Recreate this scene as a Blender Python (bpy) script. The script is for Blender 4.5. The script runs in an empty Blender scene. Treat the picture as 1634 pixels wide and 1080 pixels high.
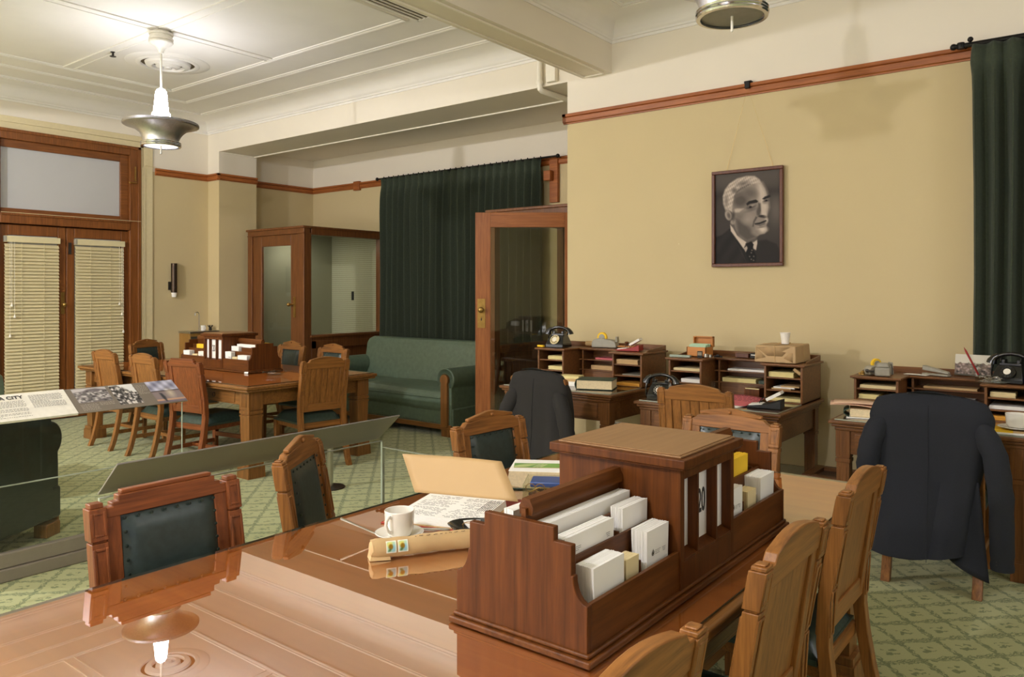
import bpy, math, random
import numpy as np
from mathutils import Vector, Matrix
from math import sin, cos, pi, radians, sqrt
RND = random.Random(7)
scn = bpy.context.scene
COL = scn.collection

# ------------------------------------------------------------ mesh helper
class MB:
    def __init__(s):
        s.v = []; s.f = []; s.mi = []; s.m = 0; s.M = Matrix.Identity(4)
    def add(s, vs, fs):
        b = len(s.v)
        s.v.extend([tuple(s.M @ Vector(p)) for p in vs])
        s.f.extend([tuple(b + i for i in f) for f in fs]); s.mi.extend([s.m] * len(fs))
        return s
    def box(s, x0, x1, y0, y1, z0, z1):
        if x0 > x1: x0, x1 = x1, x0
        if y0 > y1: y0, y1 = y1, y0
        if z0 > z1: z0, z1 = z1, z0
        return s.hexa([(x0,y0,z0),(x1,y0,z0),(x1,y1,z0),(x0,y1,z0),(x0,y0,z1),(x1,y0,z1),(x1,y1,z1),(x0,y1,z1)])
    def hexa(s, p):
        return s.add(p, [(0,3,2,1),(4,5,6,7),(0,1,5,4),(1,2,6,5),(2,3,7,6),(3,0,4,7)])
    def bar(s, a, b, w, d=None, up=(0,0,1)):
        a = Vector(a); b = Vector(b); d = w if d is None else d
        t = (b - a).normalized(); u = Vector(up)
        if abs(t.dot(u)) > .99: u = Vector((1,0,0))
        r = t.cross(u).normalized(); u = r.cross(t).normalized()
        r *= w / 2; u *= d / 2
        return s.hexa([a-r-u, a+r-u, a+r+u, a-r+u, b-r-u, b+r-u, b+r+u, b-r+u])
    def prism(s, poly, axis, a0, a1):
        n = len(poly)
        def P(p, a):
            return {'x': (a, p[0], p[1]), 'y': (p[0], a, p[1]), 'z': (p[0], p[1], a)}[axis]
        vs = [P(p, a0) for p in poly] + [P(p, a1) for p in poly]
        fs = [tuple(range(n))[::-1], tuple(range(n, 2*n))] + [(i, (i+1) % n, n+(i+1) % n, n+i) for i in range(n)]
        return s.add(vs, fs)
    def lathe(s, prof, c=(0,0,0), n=24, cap=True):
        vs = []; fs = []; k = len(prof)
        for i in range(n):
            a = 2*pi*i/n
            for r, z in prof: vs.append((c[0]+r*cos(a), c[1]+r*sin(a), c[2]+z))
        for i in range(n):
            j = (i+1) % n
            for q in range(k-1): fs.append((i*k+q, j*k+q, j*k+q+1, i*k+q+1))
        if cap:
            if prof[0][0] > 1e-6: fs.append(tuple(i*k for i in range(n))[::-1])
            if prof[-1][0] > 1e-6: fs.append(tuple(i*k+k-1 for i in range(n)))
        return s.add(vs, fs)
    def tube(s, pts, r, n=8, closed=False):
        pts = [Vector(p) for p in pts]; k = len(pts); vs = []; fs = []
        rr = r if isinstance(r, (list, tuple)) else [r]*k
        pu = None
        for i, p in enumerate(pts):
            a = pts[i-1] if i else (pts[-1] if closed else pts[0]); b = pts[(i+1) % k] if (i < k-1 or closed) else pts[-1]
            t = (b - a).normalized()
            if pu is None:
                u = Vector((0,0,1)) if abs(t.z) < .9 else Vector((1,0,0))
            else: u = pu
            r1 = t.cross(u)
            if r1.length < 1e-5: r1 = t.cross(Vector((0,1,0)))
            r1.normalize(); u = r1.cross(t).normalized(); pu = u
            for j in range(n):
                an = 2*pi*j/n; vs.append(tuple(p + r1*cos(an)*rr[i] + u*sin(an)*rr[i]))
        m = k if closed else k-1
        for i in range(m):
            i2 = (i+1) % k
            for j in range(n):
                j2 = (j+1) % n; fs.append((i*n+j, i*n+j2, i2*n+j2, i2*n+j))
        if not closed:
            fs.append(tuple(range(n))[::-1]); fs.append(tuple((k-1)*n+j for j in range(n)))
        return s.add(vs, fs)
    def ball(s, c, r, n=10, sc=(1,1,1)):
        vs = []; fs = []; m = n//2
        vs.append((c[0], c[1], c[2]-r*sc[2]))
        for i in range(1, m):
            t = -pi/2 + pi*i/m
            for j in range(n):
                a = 2*pi*j/n; vs.append((c[0]+r*cos(t)*cos(a)*sc[0], c[1]+r*cos(t)*sin(a)*sc[1], c[2]+r*sin(t)*sc[2]))
        vs.append((c[0], c[1], c[2]+r*sc[2])); T = len(vs)-1
        for j in range(n): fs.append((0, 1+(j+1) % n, 1+j)); fs.append((T, T-n+j, T-n+(j+1) % n))
        for i in range(m-2):
            for j in range(n):
                a = 1+i*n+j; b = 1+i*n+(j+1) % n; fs.append((a, b, b+n, a+n))
        return s.add(vs, fs)
    def grid(s, fn, nu, nv, closeu=False):
        vs = [fn(i/nu, j/nv) for j in range(nv+1) for i in range(nu+(0 if closeu else 1))]
        w = nu if closeu else nu+1; fs = []
        for j in range(nv):
            for i in range(nu):
                i2 = (i+1) % w; fs.append((j*w+i, j*w+i2, (j+1)*w+i2, (j+1)*w+i))
        return s.add(vs, fs)
    def sweep_rect(s, prof, x0, x1, y0, y1):
        """profile of (distance inwards, z) carried around a rectangle with mitred corners"""
        vs = []
        for d, z in prof: vs += [(x0+d,y0+d,z),(x1-d,y0+d,z),(x1-d,y1-d,z),(x0+d,y1-d,z)]
        fs = []
        for k in range(len(prof)-1):
            for i in range(4):
                j = (i+1) % 4; fs.append((k*4+i, k*4+j, k*4+4+j, k*4+4+i))
        return s.add(vs, fs)
    def build(s, name, mat, parent=None, loc=(0,0,0), rz=0, bevel=0, smooth=True, seg=2, sub=0, solid=0, rot=None):
        me = bpy.data.meshes.new(name); me.from_pydata(s.v, [], s.f); me.validate(); me.update()
        import bmesh
        bm = bmesh.new(); bm.from_mesh(me); bmesh.ops.recalc_face_normals(bm, faces=bm.faces); bm.to_mesh(me); bm.free()
        mats = mat if isinstance(mat, (list, tuple)) else [mat]
        for m in mats: me.materials.append(m)
        if len(mats) > 1 and len(me.polygons) == len(s.mi):
            me.polygons.foreach_set('material_index', s.mi)
        o = bpy.data.objects.new(name, me); COL.objects.link(o)
        if smooth:
            me.polygons.foreach_set('use_smooth', [True]*len(me.polygons))
            me.set_sharp_from_angle(angle=radians(38))
        if parent is not None: o.parent = parent
        o.location = loc
        o.rotation_euler = rot if rot else (0, 0, rz)
        if solid:
            m = o.modifiers.new('s', 'SOLIDIFY'); m.thickness = solid; m.offset = 0
        if bevel:
            m = o.modifiers.new('b', 'BEVEL'); m.width = bevel; m.segments = seg; m.limit_method = 'ANGLE'; m.angle_limit = radians(35); m.harden_normals = False
        if sub:
            m = o.modifiers.new('u', 'SUBSURF'); m.levels = sub; m.render_levels = sub
        return o

def thing(name, label, cat, loc=(0,0,0), rz=0, group=None, rot=None):
    o = bpy.data.objects.new(name, None); COL.objects.link(o); o.location = loc; o.rotation_euler = rot if rot else (0,0,rz)
    o.empty_display_size = .1
    o['label'] = label; o['category'] = cat
    if group: o['group'] = group
    return o
def tag(o, label, cat, group=None):
    o['label'] = label; o['category'] = cat
    if group: o['group'] = group
    return o
def struct(o): o['kind'] = 'structure'; return o
KIDS = {}
def copy_tree(root, loc, rz, label=None, group=None):
    def cp(o, par):
        c = o.copy(); COL.objects.link(c)
        if par is not None: c.parent = par
        for k in [q for q in COL.objects if q.parent == o]: cp(k, c)
        return c
    r = cp(root, None); r.location = loc; r.rotation_euler = (0,0,rz)
    if label: r['label'] = label
    if group: r['group'] = group
    return r
def text_mesh(body, size, mat, name, parent=None, loc=(0,0,0), rot=(0,0,0), ext=.0004, align='CENTER', sx=1, bold=0):
    cu = bpy.data.curves.new('t', 'FONT'); cu.body = body; cu.size = size; cu.extrude = ext; cu.align_x = align; cu.align_y = 'CENTER'; cu.offset = bold
    cu.resolution_u = 3
    o = bpy.data.objects.new('t', cu); COL.objects.link(o); bpy.context.view_layer.update()
    me = bpy.data.meshes.new_from_object(o.evaluated_get(bpy.context.evaluated_depsgraph_get()))
    bpy.data.objects.remove(o); me.materials.clear(); me.materials.append(mat)
    n = bpy.data.objects.new(name, me); COL.objects.link(n); n.parent = parent; n.location = loc; n.rotation_euler = rot; n.scale = (sx,1,1)
    return n

# ------------------------------------------------------------ materials
def srgb(r, g, b):
    f = lambda c: (c/255/12.92) if c/255 <= .04045 else ((c/255+.055)/1.055)**2.4
    return (f(r), f(g), f(b), 1)
def new_mat(name):
    m = bpy.data.materials.new(name); m.use_nodes = True; nt = m.node_tree; nt.nodes.clear()
    out = nt.nodes.new('ShaderNodeOutputMaterial'); return m, nt, out
def N(nt, t, **k):
    n = nt.nodes.new(t)
    for a, b in k.items():
        if a.startswith('i_'):
            key = a[2:].replace('_', ' ')
            n.inputs[int(key) if key.isdigit() else key].default_value = b
        else: setattr(n, a, b)
    return n
def pbsdf(nt, out, rough=.5, metal=0, spec=.5, coat=0):
    p = nt.nodes.new('ShaderNodeBsdfPrincipled'); p.inputs['Roughness'].default_value = rough; p.inputs['Metallic'].default_value = metal
    p.inputs['Specular IOR Level'].default_value = spec; p.inputs['Coat Weight'].default_value = coat; p.inputs['Coat Roughness'].default_value = .12
    nt.links.new(p.outputs[0], out.inputs[0]); return p
def flat(name, col, rough=.5, metal=0, var=.06, scale=30, bump=0, spec=.5, coat=0, sheen=0):
    m, nt, out = new_mat(name); p = pbsdf(nt, out, rough, metal, spec, coat)
    tc = N(nt, 'ShaderNodeTexCoord'); no = N(nt, 'ShaderNodeTexNoise'); no.inputs['Scale'].default_value = scale; no.inputs['Detail'].default_value = 4
    nt.links.new(tc.outputs['Object'], no.inputs['Vector'])
    cr = N(nt, 'ShaderNodeValToRGB'); e = cr.color_ramp.elements
    e[0].position = .3; e[1].position = .7
    e[0].color = tuple(c*(1-var) for c in col[:3])+(1,); e[1].color = tuple(min(1, c*(1+var)) for c in col[:3])+(1,)
    nt.links.new(no.outputs['Fac'], cr.inputs[0]); nt.links.new(cr.outputs[0], p.inputs['Base Color'])
    if bump:
        b = N(nt, 'ShaderNodeBump'); b.inputs['Strength'].default_value = bump; b.inputs['Distance'].default_value = .002
        nt.links.new(no.outputs['Fac'], b.inputs['Height']); nt.links.new(b.outputs[0], p.inputs['Normal'])
    if sheen: p.inputs['Sheen Weight'].default_value = sheen
    return m
def wood(name, dark, light, axis='z', rough=.42, scale=1, coat=.06, spec=.35):
    m, nt, out = new_mat(name); p = pbsdf(nt, out, rough, 0, spec, coat); p.inputs['Coat Roughness'].default_value = .25
    tc = N(nt, 'ShaderNodeTexCoord'); mp = N(nt, 'ShaderNodeMapping')
    sc = {'x': (1.3, 26, 26), 'y': (26, 1.3, 26), 'z': (26, 26, 1.3)}[axis]
    mp.inputs['Scale'].default_value = tuple(c*scale for c in sc)
    nt.links.new(tc.outputs['Object'], mp.inputs['Vector'])
    n1 = N(nt, 'ShaderNodeTexNoise'); n1.inputs['Scale'].default_value = 2.2; n1.inputs['Detail'].default_value = 6; n1.inputs['Roughness'].default_value = .6; n1.inputs['Distortion'].default_value = .35
    n2 = N(nt, 'ShaderNodeTexNoise'); n2.inputs['Scale'].default_value = 9; n2.inputs['Detail'].default_value = 3
    nt.links.new(mp.outputs[0], n1.inputs['Vector']); nt.links.new(mp.outputs[0], n2.inputs['Vector'])
    mx = N(nt, 'ShaderNodeMath', operation='MULTIPLY_ADD'); mx.inputs[1].default_value = .35
    nt.links.new(n2.outputs['Fac'], mx.inputs[0]); nt.links.new(n1.outputs['Fac'], mx.inputs[2])
    cr = N(nt, 'ShaderNodeValToRGB'); e = cr.color_ramp.elements
    e[0].position = .38; e[0].color = dark; e[1].position = 1.0; e[1].color = light
    nt.links.new(mx.outputs[0], cr.inputs[0]); nt.links.new(cr.outputs[0], p.inputs['Base Color'])
    b = N(nt, 'ShaderNodeBump'); b.inputs['Strength'].default_value = .12; b.inputs['Distance'].default_value = .001
    nt.links.new(mx.outputs[0], b.inputs['Height']); nt.links.new(b.outputs[0], p.inputs['Normal'])
    return m
def glass(name, ior=1.5, tint=(1,1,1,1), rough=0.0, gcol=(1,1,1,1)):
    m, nt, out = new_mat(name)
    fr = N(nt, 'ShaderNodeFresnel'); fr.inputs['IOR'].default_value = ior
    geo = N(nt, 'ShaderNodeNewGeometry')
    tr = N(nt, 'ShaderNodeBsdfTransparent'); tr.inputs[0].default_value = tint
    gl = N(nt, 'ShaderNodeBsdfGlossy'); gl.inputs['Roughness'].default_value = rough; gl.inputs[0].default_value = gcol
    mx = N(nt, 'ShaderNodeMixShader'); mu = N(nt, 'ShaderNodeMath', operation='MULTIPLY'); inv = N(nt, 'ShaderNodeMath', operation='SUBTRACT'); inv.inputs[0].default_value = 1
    nt.links.new(geo.outputs['Backfacing'], inv.inputs[1]); nt.links.new(fr.outputs[0], mu.inputs[0]); nt.links.new(inv.outputs[0], mu.inputs[1])
    nt.links.new(mu.outputs[0], mx.inputs[0]); nt.links.new(tr.outputs[0], mx.inputs[1]); nt.links.new(gl.outputs[0], mx.inputs[2]); nt.links.new(mx.outputs[0], out.inputs[0])
    return m
def emis(name, col, st):
    m, nt, out = new_mat(name); e = N(nt, 'ShaderNodeEmission'); e.inputs[0].default_value = col; e.inputs[1].default_value = st
    nt.links.new(e.outputs[0], out.inputs[0]); return m
def vcol(name, rough=.5):
    m, nt, out = new_mat(name); p = pbsdf(nt, out, rough); a = N(nt, 'ShaderNodeVertexColor'); a.layer_name = 'paint'
    p.inputs['Specular IOR Level'].default_value = .2
    nt.links.new(a.outputs[0], p.inputs['Base Color']); return m
def wall_mat():
    m, nt, out = new_mat('wall_paint'); p = pbsdf(nt, out, .75, 0, .25)
    tc = N(nt, 'ShaderNodeTexCoord'); sp = N(nt, 'ShaderNodeSeparateXYZ'); nt.links.new(tc.outputs['Object'], sp.inputs[0])
    gt = N(nt, 'ShaderNodeMath', operation='GREATER_THAN'); gt.inputs[1].default_value = 3.10; nt.links.new(sp.outputs['Z'], gt.inputs[0])
    no = N(nt, 'ShaderNodeTexNoise'); no.inputs['Scale'].default_value = 1.6; no.inputs['Detail'].default_value = 5; nt.links.new(tc.outputs['Object'], no.inputs['Vector'])
    mix = N(nt, 'ShaderNodeMix', data_type='RGBA'); mix.inputs[6].default_value = srgb(*CREAM); mix.inputs[7].default_value = srgb(*OFFWHITE)
    nt.links.new(gt.outputs[0], mix.inputs[0])
    hs = N(nt, 'ShaderNodeHueSaturation'); mr = N(nt, 'ShaderNodeMapRange'); mr.inputs[3].default_value = .955; mr.inputs[4].default_value = 1.045
    nt.links.new(no.outputs['Fac'], mr.inputs[0]); nt.links.new(mr.outputs[0], hs.inputs['Value']); nt.links.new(mix.outputs[2], hs.inputs['Color'])
    nt.links.new(hs.outputs[0], p.inputs['Base Color'])
    n2 = N(nt, 'ShaderNodeTexNoise'); n2.inputs['Scale'].default_value = 18; n2.inputs['Detail'].default_value = 6; nt.links.new(tc.outputs['Object'], n2.inputs['Vector'])
    b = N(nt, 'ShaderNodeBump'); b.inputs['Strength'].default_value = .18; b.inputs['Distance'].default_value = .004
    nt.links.new(n2.outputs['Fac'], b.inputs['Height']); nt.links.new(b.outputs[0], p.inputs['Normal'])
    return m
def carpet_mat():
    m, nt, out = new_mat('carpet'); p = pbsdf(nt, out, .95, 0, .1); p.inputs['Sheen Weight'].default_value = .2
    tc = N(nt, 'ShaderNodeTexCoord'); L = nt.links.new
    wob = N(nt, 'ShaderNodeTexNoise'); wob.inputs['Scale'].default_value = 42; wob.inputs['Detail'].default_value = 3; L(tc.outputs['Object'], wob.inputs['Vector'])
    mp = N(nt, 'ShaderNodeMapping'); S = .1745
    mp.inputs['Rotation'].default_value = (0, 0, radians(-45)); mp.inputs['Scale'].default_value = (1/S, 1/S, 1)
    L(tc.outputs['Object'], mp.inputs['Vector'])
    sub = N(nt, 'ShaderNodeVectorMath', operation='SUBTRACT'); L(wob.outputs['Color'], sub.inputs[0]); sub.inputs[1].default_value = (.5, .5, .5)
    scl = N(nt, 'ShaderNodeVectorMath', operation='SCALE'); scl.inputs['Scale'].default_value = .28; L(sub.outputs[0], scl.inputs[0])
    ad = N(nt, 'ShaderNodeVectorMath', operation='ADD'); L(mp.outputs[0], ad.inputs[0]); L(scl.outputs[0], ad.inputs[1])
    sp = N(nt, 'ShaderNodeSeparateXYZ'); L(ad.outputs[0], sp.inputs[0])
    def M(op, a, b=None, c=None):
        n = N(nt, 'ShaderNodeMath', operation=op)
        for i, q in enumerate((a, b, c)):
            if q is None: continue
            if isinstance(q, (int, float)): n.inputs[i].default_value = q
            else: L(q, n.inputs[i])
        return n.outputs[0]
    fu = M('FRACT', sp.outputs['X']); fv = M('FRACT', sp.outputs['Y'])
    du = M('ABSOLUTE', M('SUBTRACT', fu, .5)); dv = M('ABSOLUTE', M('SUBTRACT', fv, .5))     # .5 at the lattice lines
    # garland A (dense leaf chain), garland B (thinner spear leaves)
    wA = M('MULTIPLY_ADD', M('SINE', M('MULTIPLY', sp.outputs['X'], 6.2832)), .025, .40)
    la = M('GREATER_THAN', dv, wA)
    gapA = M('GREATER_THAN', M('SINE', M('MULTIPLY', M('ADD', M('MULTIPLY', sp.outputs['X'], 5), M('MULTIPLY', dv, 14)), 6.2832)), -.55)
    la = M('MULTIPLY', la, gapA)
    wB = M('MULTIPLY_ADD', M('ABSOLUTE', M('SUBTRACT', fv, .5)), .06, .415)
    lb = M('GREATER_THAN', du, wB)
    gapB = M('GREATER_THAN', M('SINE', M('MULTIPLY', M('ADD', M('MULTIPLY', sp.outputs['Y'], 3), M('MULTIPLY', du, 10)), 6.2832)), -.7)
    lb = M('MULTIPLY', lb, gapB)
    # sprig in each diamond: three small blots
    def blot(cx, cy, rx, ry, k=0.0):
        ax = M('SUBTRACT', fu, cx); ay = M('SUBTRACT', fv, cy)
        ax2 = M('ADD', ax, M('MULTIPLY', ay, k))
        d = M('ADD', M('POWER', M('DIVIDE', ax2, rx), 2.0), M('POWER', M('DIVIDE', ay, ry), 2.0))
        return M('LESS_THAN', d, 1.0)
    bl = M('MAXIMUM', blot(.40, .42, .10, .07, -.4), M('MAXIMUM', blot(.58, .60, .08, .05, .5), M('MAXIMUM', blot(.56, .40, .12, .022, -1.0), blot(.36,.60,.05,.03,.6))))
    pat = M('MAXIMUM', la, M('MAXIMUM', lb, bl))
    fib = N(nt, 'ShaderNodeTexNoise'); fib.inputs['Scale'].default_value = 420; fib.inputs['Detail'].default_value = 1; L(tc.outputs['Object'], fib.inputs['Vector'])
    pat2 = M('MULTIPLY', pat, M('MULTIPLY_ADD', fib.outputs['Fac'], .5, .62))
    mix = N(nt, 'ShaderNodeMix', data_type='RGBA'); mix.inputs[6].default_value = srgb(168, 170, 122); mix.inputs[7].default_value = srgb(104, 116, 76)
    L(pat2, mix.inputs[0])
    hs = N(nt, 'ShaderNodeHueSaturation'); mr = N(nt, 'ShaderNodeMapRange'); mr.inputs[3].default_value = .86; mr.inputs[4].default_value = 1.14
    L(fib.outputs['Fac'], mr.inputs[0]); L(mr.outputs[0], hs.inputs['Value']); L(mix.outputs[2], hs.inputs['Color']); L(hs.outputs[0], p.inputs['Base Color'])
    b = N(nt, 'ShaderNodeBump'); b.inputs['Strength'].default_value = .3; b.inputs['Distance'].default_value = .003; L(fib.outputs['Fac'], b.inputs['Height']); L(b.outputs[0], p.inputs['Normal'])
    return m
def tile_mat():
    m, nt, out = new_mat('acoustic_tile'); p = pbsdf(nt, out, .85, 0, .2); L = nt.links.new
    tc = N(nt, 'ShaderNodeTexCoord'); mp = N(nt, 'ShaderNodeMapping'); mp.inputs['Scale'].default_value = (1/.03,)*3; L(tc.outputs['Object'], mp.inputs['Vector'])
    fr = N(nt, 'ShaderNodeVectorMath', operation='FRACTION'); L(mp.outputs[0], fr.inputs[0]); sp = N(nt, 'ShaderNodeSeparateXYZ'); L(fr.outputs[0], sp.inputs[0])
    def near(o, w): n = N(nt, 'ShaderNodeMath', operation='LESS_THAN'); n.inputs[1].default_value = w; L(o, n.inputs[0]); return n.outputs[0]
    a = N(nt, 'ShaderNodeMath', operation='MAXIMUM'); L(near(sp.outputs['X'], .28), a.inputs[0]); L(near(sp.outputs['Z'], .28), a.inputs[1])
    mix = N(nt, 'ShaderNodeMix', data_type='RGBA'); mix.inputs[6].default_value = srgb(192, 190, 168); mix.inputs[7].default_value = srgb(158, 156, 134); L(a.outputs[0], mix.inputs[0]); L(mix.outputs[2], p.inputs['Base Color'])
    return m
CREAM = (203, 186, 145); OFFWHITE = (230, 222, 206)
W = {
 'chair': wood('chair_wood', srgb(92, 56, 24), srgb(168, 112, 56), 'z', .40),
 'chairx': wood('chair_wood_x', srgb(92, 56, 24), srgb(168, 112, 56), 'x', .40),
 'red': wood('chair_red_wood', srgb(84, 42, 18), srgb(146, 82, 42), 'z', .38),
 'redx': wood('chair_red_wood_x', srgb(84, 42, 18), srgb(146, 82, 42), 'x', .38),
 'sort': wood('sorter_wood', srgb(62, 30, 9), srgb(108, 60, 22), 'z', .42, .8, 0, .2),
 'sorty': wood('sorter_wood_y', srgb(64, 32, 10), srgb(114, 66, 26), 'y', .42, .8, 0, .22),
 'cap': wood('sorter_cap_wood', srgb(126, 92, 58), srgb(150, 114, 76), 'y', .5, .8),
 'desk': wood('desk_wood', srgb(80, 50, 26), srgb(136, 89, 49), 'x', .36),
 'deskz': wood('desk_wood_z', srgb(82, 52, 27), srgb(138, 90, 49), 'z', .36),
 'table': wood('table_wood', srgb(92, 60, 28), srgb(154, 104, 52), 'x', .36),
 'tablez': wood('table_wood_z', srgb(92, 60, 28), srgb(152, 102, 52), 'z', .38),
 'rail': wood('rail_wood', srgb(122, 64, 26), srgb(184, 110, 54), 'x', .42),
 'raily': wood('rail_wood_y', srgb(122, 64, 26), srgb(184, 110, 54), 'y', .42),
 'door': wood('door_wood', srgb(88, 48, 18), srgb(148, 90, 42), 'z', .4),
 'doory': wood('door_wood_y', srgb(88, 48, 18), srgb(148, 90, 42), 'y', .4),
 'booth': wood('booth_wood', srgb(80, 46, 22), srgb(134, 84, 44), 'z', .4),
 'boothx': wood('booth_wood_x', srgb(92, 52, 26), srgb(152, 92, 50), 'x', .4),
 'leaf': wood('open_door_wood', srgb(118, 66, 32), srgb(172, 108, 60), 'z', .38),
 'leafx': wood('open_door_wood_x', srgb(118, 66, 32), srgb(172, 108, 60), 'x', .38),
 'cab': wood('cabinet_veneer', srgb(134, 98, 44), srgb(164, 124, 64), 'z', .45),
 'frame': wood('picture_frame_wood', srgb(74, 40, 26), srgb(110, 62, 40), 'z', .4),
 'box': wood('card_box_wood', srgb(176, 108, 46), srgb(208, 142, 74), 'x', .5),
}
TABLETOP = wood('table_leather_brown', srgb(184, 104, 32), srgb(212, 136, 56), 'y', .55, .35, 0)
WALL = wall_mat(); CARPET = carpet_mat()
CEIL = flat('ceiling_paint', srgb(238, 235, 230), .7, var=.02, scale=3)
TRIM = flat('white_trim_paint', srgb(238, 232, 216), .45, var=.02)
CREAMP = flat('cream_trim_paint', srgb(214, 200, 160), .5, var=.03)
SKIRT = flat('skirting_paint', srgb(150, 138, 104), .45, var=.04)
LEA = flat('green_leather', srgb(40, 53, 50), .36, var=.22, scale=45, bump=.25, spec=.55)
LEAS = flat('sofa_leather', srgb(88, 104, 86), .36, var=.14, scale=20, bump=.2, spec=.5)
LEAD = flat('dark_sofa_leather', srgb(40, 50, 46), .42, var=.14, scale=20, bump=.2, spec=.45)
NAIL = flat('brass_nail', srgb(120, 96, 60), .35, .9)
NAILD = flat('dark_nail', srgb(44, 56, 50), .35, .5)
BRASS = flat('old_brass', srgb(168, 136, 76), .35, .9, var=.15)
STEEL = flat('brushed_steel', srgb(190, 186, 178), .28, 1, var=.05)
CHROME = flat('chrome', srgb(225, 226, 232), .16, 1, var=.02)
ALU = flat('spun_aluminium', srgb(205, 205, 210), .36, 1, var=.08, scale=60)
DSTEEL = flat('dark_steel', srgb(70, 66, 62), .4, .8)
BLACK = flat('black_bakelite', srgb(20, 20, 20), .2, var=.1, coat=.4)
BLACKM = flat('black_matte', srgb(28, 28, 28), .6)
IRON = flat('black_iron', srgb(34, 32, 30), .45, .6)
PAPER = flat('white_card', srgb(242, 240, 234), .8, var=.02, scale=8)
CREAMC = flat('cream_card', srgb(226, 208, 160), .8, var=.03, scale=8)
YEL = flat('yellow_card', srgb(240, 196, 40), .75, var=.04, scale=10)
YELP = flat('yellow_paper', srgb(226, 212, 150), .8, var=.04)
ORG = flat('orange_envelope', srgb(214, 154, 56), .75, var=.05)
INK = flat('dark_ink', srgb(56, 52, 50), .8)
PINK = flat('pink_paper', srgb(206, 106, 112), .8, var=.04)
KRAFT = flat('kraft_paper', srgb(196, 164, 116), .75, var=.05, scale=14, bump=.3)
KRAFTP = flat('parcel_paper', srgb(184, 154, 112), .75, var=.06, scale=12, bump=.3)
CHINA = flat('white_china', srgb(232, 228, 218), .15, var=.01, coat=.3)
FOAM = flat('white_foam', srgb(236, 232, 224), .7)
CURT = flat('green_velvet', srgb(53, 62, 47), .9, var=.14, scale=60, sheen=.08)
GREYM = flat('grey_plastic', srgb(150, 146, 132), .4)
GREYP = flat('grey_panel', srgb(116, 106, 94), .45, var=.02)
LEASEAT = flat('seat_leather', srgb(52, 68, 61), .36, var=.2, scale=45, bump=.25)
GREYB = flat('grey_panel_back', srgb(124, 119, 111), .3, var=.05, scale=4)
CHAN = flat('grey_channel', srgb(140, 132, 120), .4, .3, var=.03)
REDP = flat('red_plastic', srgb(150, 30, 30), .35)
REDB = flat('red_cloth', srgb(168, 52, 40), .6)
BLIND = flat('cream_blind', srgb(214, 202, 160), .5, var=.02)
FROST = flat('frosted_glass', srgb(186, 186, 186), .5, var=.04, scale=.8)
NAVY = flat('navy_wool', srgb(26, 29, 37), .9, var=.2, scale=300)
CHARC = flat('charcoal_wool', srgb(32, 30, 28), .9, var=.18, scale=300)
ACOU = tile_mat()
WHITEP = flat('white_plastic', srgb(232, 228, 216), .4)
BLUEP = flat('blue_plastic', srgb(58, 82, 138), .35)
BOOKG = flat('green_book_cloth', srgb(52, 70, 56), .6)
BEIGE = flat('beige_board', srgb(188, 156, 108), .6, var=.05, scale=3)
PAGE = flat('page_edges', srgb(226, 208, 168), .8, var=.08, scale=120)
DARKIN = flat('dark_gap', srgb(30, 22, 16), .8)
CLEAR = glass('clear_glass', 1.45, (.97,.985,.975,1))
TGLASS = glass('table_glass', 7.5, (1,1,1,1), 0.0, (1,.99,.97,1))
DGLASS = glass('door_glass', 1.8, (.80,.80,.74,1), .02, (1,1,.95,1))
BGLASS = glass('booth_glass', 1.45, (.96,.97,.93,1), .02)
BOOTHLIGHT = emis('lit_diffuser', (1,.97,.88,1), 32)
THICK = glass('cut_glass', 1.7, (.93,.94,.90,1), .05)
GEDGE = flat('glass_edge', srgb(160, 168, 150), .3, var=.05)
PAINT = vcol('printed_picture', .6)
PRINT = vcol('printed_photo', .5)
LAMPON = emis('lit_opal_glass', (1, .995, 1.06, 1), 60)
LAMPBOT = emis('lit_frosted_disc', (1, .95, .86, 1), 1.6)
OPAL = flat('opal_glass', srgb(240, 236, 224), .3)
OPALG = flat('unlit_frosted_disc', srgb(150, 146, 134), .35)
# ------------------------------------------------------------ room
XD, YW, XP, YB, YR, XC = -9.93, 5.893, -9.66, 6.48, 7.68, -3.936
ZC, ZS = 3.917, 3.446
XR, YF = 4.3, -3.2
def sbox(name, x0, x1, y0, y1, z0, z1, mat=WALL, bevel=0):
    return struct(MB().box(x0, x1, y0, y1, z0, z1).build(name, mat, bevel=bevel, smooth=False))
sbox('floor', XD-.3, XR+.2, YF-.2, YR+.2, -.1, 0, CARPET)
sbox('wall_left', XD-.2, XD, YF-.2, 3.2, 0, ZC)
sbox('wall_left', XD-.2, XD, 4.94, YR+.2, 0, ZC)
sbox('wall_left', XD-.2, XD, 3.2, 4.94, 3.386, ZC)
sbox('wall_left', XD-.3, XD-.2, 3.0, 5.1, 0, ZC, flat('light_stop_backing', srgb(40,26,16), .9))  # dark panel added behind the door to stop outside light leaking through gaps
sbox('wall_back', XC, XR+.2, YW, YB, 0, ZC)
sbox('wall_back', XD, XP, YW, YB, 0, ZC)
sbox('beam', XP, XC, YW, YB, ZS, ZC, flat('beam_paint', srgb(*OFFWHITE), .7, var=.02, scale=2))
sbox('wall_back', XD, XR, YR, YR+.2, 0, ZC)
sbox('wall_back', XC, XC+.2, YB, YR, 0, ZC)
sbox('ceiling', XD-.2, XR+.2, YF-.2, YR+.2, ZC, ZC+.1, CEIL)
BP0 = bpy.data.materials['beam_paint']
sbox('ceiling', XD, XC+.1, YB, YR, 3.575, 3.62, BP0)
BP = bpy.data.materials['beam_paint']
sbox('beam', -3.765, -3.471, YF, YW, ZS, ZC, BP)
sbox('beam', .57, .86, YF, YW, ZS, ZC, BP)
sbox('beam', XD, XR, .73, 1.32, ZS+.002, ZC, BP)
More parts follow.
